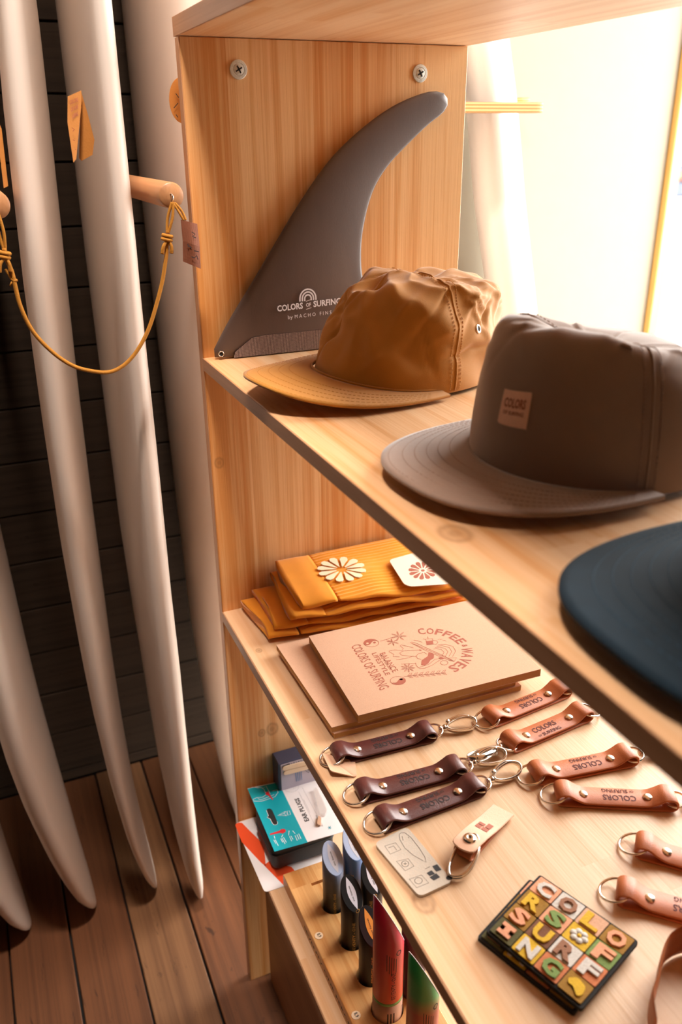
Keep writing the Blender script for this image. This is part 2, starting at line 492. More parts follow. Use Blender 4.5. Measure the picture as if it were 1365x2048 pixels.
DATA = {
 'art_lines': [[(0.18155,0.13838),(0.18153,0.14636),(0.18001,0.15649),(0.18074,0.16354)],[(0.18153,0.14636),(0.18546,0.14975),(0.18987,0.15155)],[(0.18104,0.1642),(0.18284,0.16673),(0.18424,0.16952),(0.18469,0.17233),(0.18293,0.1702),(0.18176,0.16729),(0.18104,0.1642)],[(0.1815,0.16365),(0.18492,0.1636),(0.18823,0.16398),(0.19085,0.16507),(0.18783,0.16531),(0.18459,0.16469),(0.1815,0.16365)],[(0.18139,0.16302),(0.18385,0.16043),(0.1866,0.15814),(0.18941,0.15674),(0.18739,0.15913),(0.18451,0.16124),(0.18139,0.16302)],[(0.18079,0.16278),(0.18044,0.15959),(0.18055,0.15633),(0.18146,0.15347),(0.18196,0.15624),(0.1816,0.15951),(0.18079,0.16278)],[(0.18015,0.16311),(0.17723,0.16172),(0.17459,0.15995),(0.17285,0.15777),(0.17555,0.15884),(0.17803,0.16081),(0.18015,0.16311)],[(0.17995,0.16376),(0.17666,0.16524),(0.17323,0.16632),(0.17011,0.16651),(0.17301,0.16502),(0.17648,0.16417),(0.17995,0.16376)],[(0.18034,0.16424),(0.17916,0.16747),(0.17755,0.1706),(0.17543,0.17303),(0.17631,0.1701),(0.17814,0.16706),(0.18034,0.16424)],[(0.18994,0.15136),(0.19186,0.15296),(0.19359,0.15478),(0.1947,0.15671),(0.19293,0.15541),(0.19133,0.15347),(0.18994,0.15136)],[(0.19008,0.15089),(0.19245,0.14994),(0.19488,0.14926),(0.19707,0.14918),(0.19506,0.15014),(0.19259,0.15066),(0.19008,0.15089)],[(0.18977,0.15054),(0.19021,0.14798),(0.19092,0.14549),(0.19202,0.14349),(0.19176,0.14575),(0.19089,0.14819),(0.18977,0.15054)],[(0.18931,0.15066),(0.18738,0.14905),(0.18564,0.14722),(0.18452,0.14528),(0.1863,0.1466),(0.18792,0.14854),(0.18931,0.15066)],[(0.18916,0.15112),(0.18678,0.15208),(0.18431,0.15278),(0.18206,0.15286),(0.18413,0.15189),(0.18664,0.15136),(0.18916,0.15112)],[(0.18947,0.15147),(0.18903,0.15404),(0.18831,0.15656),(0.1872,0.1586),(0.18747,0.15631),(0.18835,0.15383),(0.18947,0.15147)],[(0.24364,0.14473),(0.24507,0.14653),(0.24605,0.14861),(0.24633,0.15072),(0.24496,0.14919),(0.24405,0.14706),(0.24364,0.14473)],[(0.24446,0.14388),(0.24681,0.14422),(0.24896,0.14505),(0.25053,0.14634),(0.24843,0.14615),(0.24631,0.14525),(0.24446,0.14388)],[(0.2446,0.14275),(0.24676,0.14148),(0.24907,0.14068),(0.2512,0.14058),(0.24934,0.14179),(0.24701,0.14252),(0.2446,0.14275)],[(0.24398,0.14187),(0.24495,0.13958),(0.24635,0.13753),(0.24806,0.13608),(0.2473,0.13814),(0.24583,0.14016),(0.24398,0.14187)],[(0.2429,0.14165),(0.24222,0.13941),(0.24205,0.13705),(0.24253,0.13492),(0.24323,0.13688),(0.24333,0.13925),(0.2429,0.14165)],[(0.24186,0.14219),(0.23984,0.14105),(0.23815,0.13949),(0.23716,0.13767),(0.23903,0.1386),(0.24065,0.14022),(0.24186,0.14219)],[(0.24135,0.14325),(0.23892,0.14375),(0.2365,0.14374),(0.23448,0.14309),(0.23665,0.14255),(0.23906,0.14264),(0.24135,0.14325)],[(0.2416,0.14432),(0.23992,0.14623),(0.2379,0.14778),(0.2358,0.14864),(0.23725,0.14685),(0.23931,0.14536),(0.2416,0.14432)],[(0.24251,0.1449),(0.24235,0.14733),(0.24169,0.14971),(0.2405,0.15165),(0.24054,0.14948),(0.24129,0.14711),(0.24251,0.1449)],[(0.24355,0.14452),(0.24437,0.1438),(0.24466,0.14288),(0.24432,0.14212),(0.24347,0.1418),(0.24243,0.14204),(0.24161,0.14276),(0.24131,0.14368),(0.24166,0.14445),(0.24251,0.14477),(0.24355,0.14452)],[(0.19874,0.16971),(0.19807,0.1714),(0.20446,0.17607),(0.22345,0.18445),(0.23921,0.19153),(0.2501,0.19581),(0.25306,0.19646),(0.25005,0.19321),(0.23821,0.18679),(0.22198,0.1786),(0.20635,0.17238),(0.19874,0.16971)],[(0.20251,0.17174),(0.25022,0.19509)],[(0.24389,0.19944),(0.23548,0.20866),(0.2259,0.21063),(0.21852,0.20472),(0.21607,0.19663)],[(0.24223,0.19575),(0.2344,0.20418),(0.22592,0.20547),(0.2197,0.19998),(0.21798,0.19353)],[(0.24058,0.19206),(0.23331,0.19972),(0.22595,0.20033),(0.22087,0.19527),(0.21988,0.19045)],[(0.23892,0.18837),(0.23222,0.19525),(0.22597,0.19521),(0.22203,0.19059),(0.22176,0.18739)],[(0.20655,0.202),(0.20574,0.20451),(0.20815,0.20451),(0.20774,0.2068)],[(0.21067,0.20581),(0.21025,0.2081),(0.21333,0.20907)],[(0.19575,0.17532),(0.19868,0.17916),(0.20378,0.18249)],[(0.19969,0.18945),(0.20153,0.1973),(0.2128,0.19198),(0.21112,0.18455),(0.19969,0.18945)],[(0.20506,0.19602),(0.20773,0.19929),(0.21181,0.19876),(0.21416,0.195),(0.21185,0.19251)],[(0.1957,0.19409),(0.1998,0.19239)],[(0.19788,0.18704),(0.20028,0.18913)],[(0.22617,0.16249),(0.22278,0.16759),(0.22329,0.17127),(0.22277,0.17419),(0.2275,0.17558)],[(0.22617,0.16249),(0.23142,0.16164),(0.23397,0.16484)],[(0.21749,0.17374),(0.21386,0.16309),(0.21096,0.15406),(0.21302,0.14841),(0.21745,0.14811),(0.22309,0.15562),(0.22708,0.162)],[(0.20246,0.16109),(0.1986,0.15776),(0.20004,0.1557),(0.20625,0.15649),(0.20954,0.15347),(0.20524,0.14647),(0.20378,0.14065),(0.20519,0.13864),(0.21319,0.14116),(0.21642,0.13824),(0.22005,0.14483)],[(0.20246,0.16109),(0.20975,0.16791)],[(0.24786,0.15413),(0.24663,0.15865),(0.24638,0.16783),(0.24033,0.17901),(0.24203,0.18529)],[(0.24786,0.15413),(0.24231,0.15389),(0.23765,0.15572)],[(0.2493,0.15399),(0.25116,0.16005),(0.24953,0.16997),(0.24316,0.18531)],[(0.23342,0.13992),(0.2389,0.15506)],[(0.22333,0.13864),(0.22576,0.14903),(0.22498,0.15985)],[(0.24468,0.19368),(0.24756,0.20261),(0.2528,0.19688),(0.24822,0.19163)],[(0.25243,0.18867),(0.25393,0.18733),(0.2548,0.18553),(0.25487,0.1836),(0.25412,0.18194),(0.25271,0.18086),(0.25091,0.18059),(0.24907,0.18117),(0.24755,0.18249),(0.24667,0.1843),(0.2466,0.18624),(0.24735,0.18792),(0.24878,0.189),(0.25059,0.18926),(0.25243,0.18867)],[(0.25582,0.13157),(0.25754,0.14009),(0.26041,0.15119),(0.26414,0.16186),(0.26813,0.1769)],[(0.25657,0.13557),(0.25344,0.14035),(0.25316,0.14303),(0.25612,0.14021),(0.25657,0.13557)],[(0.25657,0.13557),(0.26031,0.13738),(0.26178,0.13974),(0.2585,0.13896),(0.25657,0.13557)],[(0.25823,0.14162),(0.25511,0.14643),(0.25483,0.14912),(0.25779,0.14627),(0.25823,0.14162)],[(0.25823,0.14162),(0.26197,0.14341),(0.26344,0.14577),(0.26017,0.145),(0.25823,0.14162)],[(0.25989,0.14768),(0.25678,0.15252),(0.2565,0.15522),(0.25945,0.15235),(0.25989,0.14768)],[(0.25989,0.14768),(0.26363,0.14946),(0.2651,0.15181),(0.26183,0.15106),(0.25989,0.14768)],[(0.26156,0.15374),(0.25845,0.15862),(0.25817,0.16133),(0.26112,0.15843),(0.26156,0.15374)],[(0.26156,0.15374),(0.26529,0.15551),(0.26677,0.15786),(0.2635,0.15713),(0.26156,0.15374)],[(0.26323,0.15982),(0.26012,0.16473),(0.25985,0.16745),(0.2628,0.16453),(0.26323,0.15982)],[(0.26323,0.15982),(0.26696,0.16157),(0.26844,0.16393),(0.26517,0.1632),(0.26323,0.15982)],[(0.2649,0.16591),(0.2618,0.17085),(0.26153,0.17358),(0.26447,0.17063),(0.2649,0.16591)],[(0.2649,0.16591),(0.26863,0.16764),(0.27011,0.17),(0.26684,0.16929),(0.2649,0.16591)],[(0.26657,0.17201),(0.26348,0.17698),(0.26321,0.17972),(0.26615,0.17675),(0.26657,0.17201)],[(0.26657,0.17201),(0.2703,0.17372),(0.27178,0.17608),(0.26851,0.17539),(0.26657,0.17201)],[(0.1844,0.13568),(0.1862,0.13448),(0.18764,0.13283),(0.1886,0.13085),(0.18904,0.12865),(0.18892,0.12641),(0.18826,0.12425),(0.18709,0.12233),(0.1855,0.12078),(0.18359,0.1197),(0.18149,0.11916),(0.17934,0.1192),(0.17728,0.11983),(0.17545,0.121),(0.17399,0.12263),(0.17299,0.12463),(0.17253,0.12684),(0.17264,0.12912),(0.17331,0.13131),(0.17449,0.13325),(0.17612,0.13482),(0.17806,0.13589),(0.18019,0.13641),(0.18235,0.13634),(0.1844,0.13568)],[(0.26338,0.12991),(0.265,0.12875),(0.26626,0.12717),(0.2671,0.12526),(0.26746,0.12316),(0.26731,0.12101),(0.26666,0.11895),(0.26556,0.11712),(0.26409,0.11564),(0.26233,0.11461),(0.26041,0.1141),(0.25846,0.11415),(0.2566,0.11476),(0.25497,0.11589),(0.25367,0.11746),(0.25281,0.11938),(0.25243,0.1215),(0.25257,0.12368),(0.25322,0.12577),(0.25434,0.12763),(0.25584,0.12912),(0.25763,0.13014),(0.25957,0.13063),(0.26153,0.13055),(0.26338,0.12991)]],
 'art_fills': [[(0.18149,0.11916),(0.17934,0.1192),(0.17728,0.11983),(0.17545,0.121),(0.17399,0.12263),(0.17299,0.12463),(0.17253,0.12684),(0.17264,0.12912),(0.17331,0.13131),(0.17449,0.13325),(0.17612,0.13482),(0.17806,0.13589),(0.18019,0.13641),(0.17934,0.13536),(0.17863,0.13429),(0.17819,0.13322),(0.17809,0.13214),(0.17836,0.13105),(0.17896,0.12996),(0.17983,0.12886),(0.18084,0.12775),(0.18184,0.12665),(0.18271,0.12556),(0.18331,0.12447),(0.18357,0.1234),(0.18347,0.12233),(0.18303,0.12127),(0.18233,0.12021)],[(0.25957,0.13063),(0.26153,0.13055),(0.26338,0.12991),(0.265,0.12875),(0.26626,0.12717),(0.2671,0.12526),(0.26746,0.12316),(0.26731,0.12101),(0.26666,0.11895),(0.26556,0.11712),(0.26409,0.11564),(0.26233,0.11461),(0.26041,0.1141),(0.26118,0.11512),(0.26183,0.11615),(0.26224,0.11717),(0.26235,0.11819),(0.26214,0.11922),(0.26162,0.12026),(0.26087,0.12129),(0.25999,0.12234),(0.25911,0.12338),(0.25836,0.12442),(0.25783,0.12547),(0.25762,0.12651),(0.25773,0.12755),(0.25814,0.12858),(0.25879,0.12961)],[(0.22547,0.17868),(0.22806,0.18189),(0.23175,0.18249),(0.23798,0.17875),(0.24,0.1733),(0.24438,0.16827),(0.24627,0.16271),(0.24376,0.15955),(0.236,0.16439),(0.23382,0.16949),(0.23162,0.17463)],[(0.20356,0.18734),(0.20554,0.19548),(0.21218,0.19219),(0.21074,0.18476)],[(0.23906,0.18367),(0.23935,0.18681),(0.24368,0.18896),(0.24399,0.18615)],[(0.21559,0.1721),(0.21773,0.17427),(0.21935,0.17273),(0.21746,0.1711)],[(0.18235,0.13323),(0.18314,0.1325),(0.18337,0.13147),(0.18295,0.13053),(0.18204,0.13004),(0.18098,0.13019),(0.18018,0.13092),(0.17995,0.13195),(0.18038,0.13289),(0.18129,0.13338),(0.18235,0.13323)],[(0.25981,0.12839),(0.26056,0.12762),(0.26075,0.12653),(0.2603,0.12553),(0.25939,0.12501),(0.25836,0.12515),(0.25761,0.12592),(0.25742,0.12701),(0.25787,0.12801),(0.25878,0.12854),(0.25981,0.12839)]],
 'art_dots': [[(0.18046,0.12478),(0.18126,0.12408),(0.18151,0.1231),(0.18112,0.12223),(0.18023,0.1218),(0.17919,0.12196),(0.17838,0.12266),(0.17813,0.12363),(0.17852,0.1245),(0.17941,0.12494),(0.18046,0.12478)],[(0.26115,0.1194),(0.26191,0.11868),(0.26214,0.1177),(0.26175,0.11683),(0.26089,0.1164),(0.25988,0.11658),(0.25912,0.11729),(0.25888,0.11828),(0.25927,0.11915),(0.26014,0.11958),(0.26115,0.1194)]],
 'art_text': [('COLORS OF SURFING', [(0.17764, 0.10324), (0.26798, 0.09721), (0.17186, 0.11523)]), ('BALANCE', [(0.20511, 0.12673), (0.24415, 0.12434), (0.2008, 0.13402)]), ('IN YOUR', [(0.20815, 0.12488), (0.2384, 0.12344), (0.20616, 0.12803)]), ('LIFESTYLE', [(0.20092, 0.11892), (0.24613, 0.11461), (0.19962, 0.12471)])],
 'arc': [('x',[(0.18236,0.19298),(0.21778,0.22431),(0.26468,0.18925)])],
 'flower_white': [[(0.05991,0.15072),(0.06495,0.15818),(0.07036,0.1652),(0.07124,0.17036),(0.06909,0.17301),(0.06603,0.17357),(0.06302,0.16969),(0.0614,0.16031),(0.05929,0.15109)],[(0.06199,0.14814),(0.06919,0.15172),(0.07648,0.15466),(0.07926,0.15869),(0.07855,0.16234),(0.07625,0.1647),(0.07222,0.16311),(0.06711,0.15578),(0.06162,0.14885)],[(0.06267,0.14456),(0.0701,0.14336),(0.07733,0.14154),(0.08124,0.14344),(0.08211,0.14713),(0.08115,0.15063),(0.07718,0.15167),(0.07002,0.14826),(0.06265,0.14542)],[(0.06178,0.14093),(0.06748,0.13529),(0.07276,0.12923),(0.07678,0.12855),(0.07898,0.13135),(0.07958,0.13508),(0.07672,0.13843),(0.06939,0.13975),(0.06211,0.14171)],[(0.05955,0.1382),(0.06201,0.12962),(0.06395,0.12088),(0.06703,0.1178),(0.07001,0.119),(0.07202,0.12201),(0.07099,0.1268),(0.06542,0.13247),(0.06015,0.1387)],[(0.05658,0.13712),(0.05511,0.12784),(0.05313,0.1187),(0.05445,0.11398),(0.05744,0.11324),(0.06038,0.11476),(0.06148,0.11976),(0.05914,0.12833),(0.05729,0.1372)],[(0.05365,0.13796),(0.04859,0.13047),(0.04312,0.12337),(0.04227,0.11824),(0.04448,0.11572),(0.04759,0.11529),(0.05059,0.11919),(0.05217,0.12844),(0.05427,0.1376)],[(0.05154,0.14052),(0.04421,0.13687),(0.03664,0.1338),(0.03377,0.12966),(0.03458,0.12599),(0.03702,0.12368),(0.04119,0.12539),(0.04637,0.13282),(0.05192,0.13981)],[(0.05084,0.14412),(0.04319,0.14535),(0.03556,0.14724),(0.03141,0.14528),(0.03054,0.14145),(0.03163,0.13785),(0.03586,0.13683),(0.04332,0.14036),(0.05086,0.14325)],[(0.05173,0.14779),(0.04585,0.15359),(0.04025,0.15997),(0.03596,0.16078),(0.03364,0.15789),(0.03305,0.15398),(0.03617,0.15045),(0.04389,0.14904),(0.05139,0.147)],[(0.05398,0.15053),(0.05145,0.15932),(0.04942,0.16843),(0.04618,0.17177),(0.04306,0.17063),(0.04095,0.16753),(0.04209,0.16247),(0.04796,0.15646),(0.05337,0.15003)],[(0.05698,0.1516),(0.05846,0.16098),(0.06047,0.1703),(0.05914,0.17523),(0.0561,0.17613),(0.05309,0.17469),(0.05197,0.16951),(0.05439,0.16058),(0.05627,0.15152)]],
 'flower_brown': [[(0.0965,0.24611),(0.09971,0.25008),(0.10315,0.25378),(0.10352,0.25687),(0.1019,0.25876),(0.09973,0.25946),(0.09778,0.25744),(0.09704,0.25189),(0.09598,0.24646)],[(0.09829,0.24395),(0.10305,0.24532),(0.10788,0.24632),(0.10959,0.24857),(0.10894,0.25097),(0.10725,0.25274),(0.10454,0.25223),(0.10138,0.24825),(0.09796,0.24452)],[(0.09898,0.24123),(0.10402,0.23965),(0.10895,0.23774),(0.11153,0.23858),(0.11199,0.24085),(0.11121,0.2432),(0.10849,0.24432),(0.10378,0.24292),(0.09894,0.24186)],[(0.0984,0.23866),(0.10238,0.23457),(0.10611,0.23027),(0.10889,0.22949),(0.11033,0.23106),(0.11065,0.23338),(0.10862,0.2358),(0.10362,0.23732),(0.09864,0.23919)],[(0.0967,0.23693),(0.09856,0.2314),(0.10011,0.22584),(0.10235,0.22365),(0.1044,0.22411),(0.10574,0.2258),(0.10494,0.22889),(0.10097,0.23292),(0.09717,0.23722)],[(0.09433,0.23649),(0.09356,0.231),(0.09249,0.22563),(0.09359,0.22259),(0.09572,0.22181),(0.09775,0.22243),(0.09839,0.22539),(0.0965,0.23087),(0.0949,0.23647)],[(0.09191,0.23748),(0.0887,0.23349),(0.08523,0.22976),(0.08487,0.22667),(0.08652,0.22483),(0.08871,0.2242),(0.09066,0.22623),(0.09139,0.23173),(0.09244,0.23714)],[(0.09011,0.23963),(0.08528,0.23824),(0.08031,0.23719),(0.07855,0.2349),(0.07925,0.23248),(0.08102,0.23073),(0.08379,0.23128),(0.087,0.2353),(0.09044,0.23906)],[(0.0894,0.24237),(0.08425,0.24398),(0.07911,0.24595),(0.0764,0.24511),(0.07595,0.24276),(0.0768,0.24036),(0.07966,0.23923),(0.08451,0.24066),(0.08945,0.24173)],[(0.08998,0.24496),(0.08591,0.24915),(0.082,0.25361),(0.07909,0.25447),(0.07759,0.25286),(0.07727,0.25046),(0.07944,0.24794),(0.08464,0.24635),(0.08974,0.24442)],[(0.0917,0.2467),(0.0898,0.25233),(0.08819,0.25806),(0.08587,0.26038),(0.08374,0.25996),(0.08235,0.25824),(0.08322,0.25502),(0.08735,0.25082),(0.09123,0.24641)],[(0.09409,0.24712),(0.09486,0.25266),(0.09595,0.2581),(0.09484,0.26123),(0.09267,0.2621),(0.09061,0.26152),(0.08996,0.25849),(0.0919,0.25284),(0.09352,0.24715)],[(0.09501,0.24418),(0.0961,0.24305),(0.09647,0.24145),(0.09598,0.23998),(0.09481,0.2392),(0.09341,0.23942),(0.09231,0.24054),(0.09194,0.24215),(0.09243,0.24362),(0.0936,0.2444),(0.09501,0.24418)]],
 'sock_label': [[(0.05956,0.21007),(0.05591,0.25102),(0.1204,0.27138),(0.12915,0.25819),(0.11814,0.21144),(0.11147,0.20583)]],
 'ep_corners': [[(0.00523,0.01522),(0.13199,0.01212),(0.13748,0.1109),(0.01452,0.11302)]],
 'ep_teal': [[(0.00588,0.01505),(0.01151,0.06029),(0.1354,0.05755),(0.13255,0.01195)]],
 'ep_slot': [[(0.05765,0.02619),(0.05536,0.02851),(0.05572,0.03098),(0.05784,0.03285),(0.06099,0.0337),(0.08329,0.03298),(0.08737,0.03218),(0.08878,0.02939),(0.08716,0.02653),(0.08367,0.02584),(0.07472,0.02575),(0.07065,0.02267),(0.06825,0.0254)]],
 'ep_white': [[(0.00507,0.02155),(0.01162,0.03405),(0.01659,0.03639),(0.02802,0.03584),(0.031,0.02957),(0.02827,0.02128),(0.02958,0.01563),(0.0334,0.01569),(0.03795,0.02593),(0.03787,0.03644),(0.03729,0.04588),(0.03073,0.05283),(0.02516,0.05346),(0.02487,0.04622)],[(0.01385,0.03464),(0.01188,0.04132),(0.02864,0.04159)],[(0.0307,0.02245),(0.03497,0.02562),(0.03373,0.03786),(0.03262,0.04618)],[(0.00852,0.02708),(0.01093,0.03029)],[(0.07297,0.03726),(0.07004,0.04995),(0.07863,0.04877),(0.07297,0.03726)],[(0.07333,0.03971),(0.07323,0.04685),(0.07813,0.04766)],[(0.07004,0.04995),(0.07323,0.04685)],[(0.07078,0.05163),(0.07149,0.05528),(0.07841,0.05442),(0.07849,0.05051),(0.07078,0.05163)],[(0.10648,0.02043),(0.11138,0.01997)],[(0.10906,0.03203),(0.11276,0.02883)],[(0.10576,0.04206),(0.11365,0.03853)],[(0.10769,0.04641),(0.11431,0.04774)],[(0.11286,0.01759),(0.12059,0.01798)],[(0.11338,0.01952),(0.12508,0.01986)],[(0.11448,0.02697),(0.12221,0.02731)],[(0.11447,0.02884),(0.12556,0.0292)],[(0.11411,0.0311),(0.12411,0.03159)],[(0.11531,0.03918),(0.12479,0.03881)],[(0.11573,0.04129),(0.12261,0.04149)],[(0.11715,0.04642),(0.12716,0.04605)],[(0.11674,0.04935),(0.12595,0.04902)],[(0.11623,0.05207),(0.12627,0.05166)]],
 'ep_red': [[(0.10047,0.01627),(0.10054,0.03005),(0.09896,0.03314),(0.1002,0.03712),(0.10342,0.03849),(0.10616,0.03686),(0.10738,0.03264),(0.10475,0.02981),(0.10294,0.01605)],[(0.02543,0.0354),(0.02282,0.03827),(0.02351,0.0407),(0.02773,0.04058),(0.04134,0.04183),(0.04208,0.04052),(0.03092,0.03777),(0.02896,0.03553)]],
 'ep_grey': [[(0.03176,0.08407),(0.03477,0.08234),(0.03703,0.0798),(0.03832,0.07669),(0.03854,0.07331),(0.03765,0.06999),(0.03575,0.06704),(0.03302,0.06475),(0.02971,0.06333),(0.02614,0.06294),(0.02266,0.06361),(0.01961,0.06529),(0.01729,0.06782),(0.01594,0.07096),(0.0157,0.07438),(0.01659,0.07776),(0.01853,0.08075),(0.02132,0.08306),(0.02469,0.08445),(0.02828,0.0848),(0.03176,0.08407)],[(0.02419,0.06927),(0.03024,0.07178)],[(0.02266,0.07254),(0.03256,0.07699)],[(0.02311,0.07576),(0.03164,0.07937)],[(0.04183,0.08025),(0.10926,0.07779)],[(0.03551,0.08807),(0.09657,0.08742)],[(0.0586,0.08122),(0.08619,0.08041)],[(0.04854,0.09318),(0.05129,0.09413)],[(0.04766,0.09556),(0.0514,0.09611)],[(0.04775,0.09796),(0.05118,0.09823)],[(0.07576,0.0986),(0.07717,0.09756),(0.07785,0.09602),(0.07763,0.09438),(0.07655,0.09309),(0.07491,0.09248),(0.07315,0.09272),(0.07173,0.09375),(0.07104,0.09529),(0.07126,0.09694),(0.07235,0.09824),(0.07399,0.09885),(0.07576,0.0986)],[(0.09964,0.09759),(0.10056,0.09682),(0.10095,0.09561),(0.10069,0.09427),(0.09986,0.09316),(0.09868,0.09259),(0.09747,0.0927),(0.09654,0.09347),(0.09615,0.09468),(0.0964,0.09603),(0.09723,0.09713),(0.09842,0.09771),(0.09964,0.09759)]],
 'ep_blister': [[(0.0479,0.10019),(0.04855,0.10605),(0.09542,0.10302),(0.10264,0.09477),(0.09712,0.09046)]],
 'ep_text': [('EAR PLUGS', [(0.09984, 0.07375), (0.05278, 0.07584), (0.09851, 0.06754)]), ('PROTECTS FROM', [(0.11666, 0.08773), (0.09479, 0.08749), (0.11628, 0.0853)])],
 'ep_snow': [[(0.12175,0.0921),(0.12467,0.0967)],[(0.12002,0.09411),(0.12609,0.09481)],[(0.12093,0.09697),(0.12518,0.09196)]],
 'tool_corners': [[(0.43783,0.0094),(0.43233,0.0442),(0.50055,0.05101),(0.50324,0.01843)]],
 'tool_lines': [[(0.43787,0.03358),(0.43664,0.03599),(0.43793,0.03889),(0.44441,0.04145),(0.45826,0.04235),(0.46971,0.04198),(0.47463,0.04022),(0.47078,0.03793),(0.46325,0.03387),(0.45323,0.03098),(0.44304,0.03154),(0.43787,0.03358)],[(0.44448,0.01624),(0.44499,0.02645),(0.45376,0.02722),(0.45449,0.01671),(0.44448,0.01624)],[(0.46359,0.01786),(0.46508,0.02829),(0.47416,0.02901),(0.47548,0.02004),(0.46359,0.01786)],[(0.48458,0.01901),(0.48484,0.03033),(0.49432,0.03192),(0.49462,0.0206),(0.48458,0.01901)],[(0.47013,0.02623),(0.47124,0.02531),(0.47189,0.02402),(0.47195,0.02263),(0.4714,0.0214),(0.47036,0.02057),(0.46903,0.02031),(0.46767,0.02067),(0.46654,0.02159),(0.46588,0.02288),(0.46582,0.02428),(0.46637,0.02552),(0.46742,0.02635),(0.46876,0.02661),(0.47013,0.02623)],[(0.46828,0.02206),(0.46951,0.02484)],[(0.46752,0.02417),(0.47027,0.02274)],[(0.49025,0.02819),(0.49135,0.02724),(0.49197,0.02591),(0.492,0.02447),(0.49143,0.02318),(0.49038,0.02231),(0.48904,0.02203),(0.48769,0.0224),(0.48659,0.02334),(0.48596,0.02467),(0.48592,0.02613),(0.48649,0.02742),(0.48756,0.02829),(0.4889,0.02857),(0.49025,0.02819)],[(0.44756,0.0182),(0.44764,0.02337),(0.4529,0.02361)],[(0.4805,0.03609),(0.47989,0.04101)],[(0.4408,0.03504),(0.44545,0.03359)],[(0.44356,0.03953),(0.44513,0.03966)]],
 'tool_black': [[(0.48029,0.04285),(0.4801,0.0478),(0.48685,0.04824),(0.48679,0.04312)],[(0.48466,0.03519),(0.48377,0.04035),(0.48826,0.04116),(0.48842,0.03596)],[(0.48951,0.03536),(0.48811,0.04238),(0.49305,0.04336),(0.49384,0.03691)]],
 'tool_hole': [[(0.49773,0.0524),(0.49865,0.05143),(0.49902,0.05005),(0.49875,0.04861),(0.4979,0.04751),(0.49671,0.04704),(0.49548,0.04732),(0.49455,0.04828),(0.49417,0.04967),(0.49444,0.05111),(0.49529,0.05222),(0.4965,0.05269),(0.49773,0.0524)]],
 'red_polys': [[(0.00715,-0.00748),(0.00453,-0.0052),(0.004,-0.00192),(0.00588,0.00282),(0.02531,0.00839),(0.05865,0.01905),(0.09749,0.00896),(0.08778,0.00478),(0.04183,-0.00832)],[(0.09422,0.00709),(0.09038,0.01736),(0.11262,0.04094),(0.12542,0.04365),(0.14244,0.02261),(0.1357,0.01994)]],
 'red_corners': [[(0.0068,-0.00725),(-0.00183,0.00202),(0.13288,-0.00701),(0.13957,-0.00532),(0.13932,0.01898)]],
 'patch_corners': [[(0.53073,0.11523),(0.60913,0.14412),(0.63437,0.07412),(0.55716,0.04882)]],
 'tool_ring': [[(0.49334,0.05173),(0.48416,0.05763),(0.47507,0.06941),(0.47278,0.07913),(0.47242,0.08838),(0.48028,0.08775),(0.49004,0.08049),(0.4979,0.06979),(0.50047,0.06015),(0.49746,0.05334)]],
 'bigloop': [[(0.65862,0.11348),(0.64819,0.1275),(0.63329,0.14388),(0.62447,0.15984),(0.61376,0.18669)]],
}

# ================================================================ the room
def slab(name, lo, hi, m, bev=0.0):
    o = done(box(nb(), lo, hi, bev), name, m)
    tag(o, None, None, kind='structure')
    return o


rng = random.Random(7)
floor = slab('floor', (WALLX - .15, -2.7, FLOOR - .06), (2.9, 1.24, FLOOR - .022), M['dark'])
pm = []
for k in range(4):
    b = box(nb(), (0, .0015, -.0225), (1.0, .1 - .0015 - .001 * (k % 2), 0), .0014)
    me = bpy.data.meshes.new('plank'); bmesh.ops.recalc_face_normals(b, faces=b.faces[:]); b.to_mesh(me); b.free()
    me.materials.append(M['floor2'] if k in (1,) else M['floor'])
    pm.append(me)
y = -2.66
i = 0
while y < 1.2:
    joints = [WALLX + .001] + sorted([rng.uniform(.2, 2.2)]) + [2.86]
    for a, b_ in zip(joints, joints[1:]):
        o = link('plank', pm[(i * 3 + int(a * 10)) % 4], None, floor)
        o.location = (a, y, FLOOR - rng.uniform(0, .0015))
        o.scale = (b_ - a - .002, 1, 1)
    y += .1
    i += 1

wall = slab('wall_left', (WALLX - .12, -2.7, FLOOR - .06), (WALLX - .017, .40, 1.5), M['dark'])
wp = box(nb(), (-.017, -2.69, .0016), (0, .398, .0984), .0012)
me = bpy.data.meshes.new('plank'); bmesh.ops.recalc_face_normals(wp, faces=wp.faces[:]); wp.to_mesh(me); wp.free()
me.materials.append(M['wall_wood'])
z = FLOOR + .026
low = done(box(nb(), (WALLX - .017, -2.69, FLOOR + .001), (WALLX - .001, .398, FLOOR + .024), .001), 'plank', M['wall_wood'], wall)
k = 0
while z < 1.42:
    o = link('plank', me, None, wall)
    o.location = (WALLX + .0015 * math.sin(k * 2.3), 0, z)
    z += .1; k += 1
slab('wall_side', (WALLX - .12, .40, FLOOR - .06), (WALLX, 1.21, 1.5), M['plaster'])
slab('wall_back', (WALLX - .12, 1.21, 1.28), (2.9, 1.33, 1.5), M['paint'])
slab('wall_back', (.52, 1.21, FLOOR - .06), (2.9, 1.33, 1.28), M['paint'])
slab('wall_right', (2.8, -2.7, FLOOR - .06), (2.92, 1.33, 1.5), M['paint'])
slab('wall_front', (WALLX - .12, -2.82, FLOOR - .06), (2.92, -2.7, 1.5), M['paint'])
slab('ceiling', (WALLX - .12, -2.82, 1.5), (2.92, 1.33, 1.56), M['ceiling'])
M['trim'] = wood('honey_trim', (0.72, 0.45, 0.14), (0.62, 0.35, 0.09), 'Z', 'X', .3, length=9, tone=.1)
win = slab('window_1', (WALLX - .006, 1.2105, FLOOR - .02), (WALLX + .016, 1.238, 1.279), M['trim'], .002)
done(box(nb(), (WALLX + .017, 1.2105, 1.25), (.519, 1.25, 1.279), .002), 'window_frame', M['trim'], win)

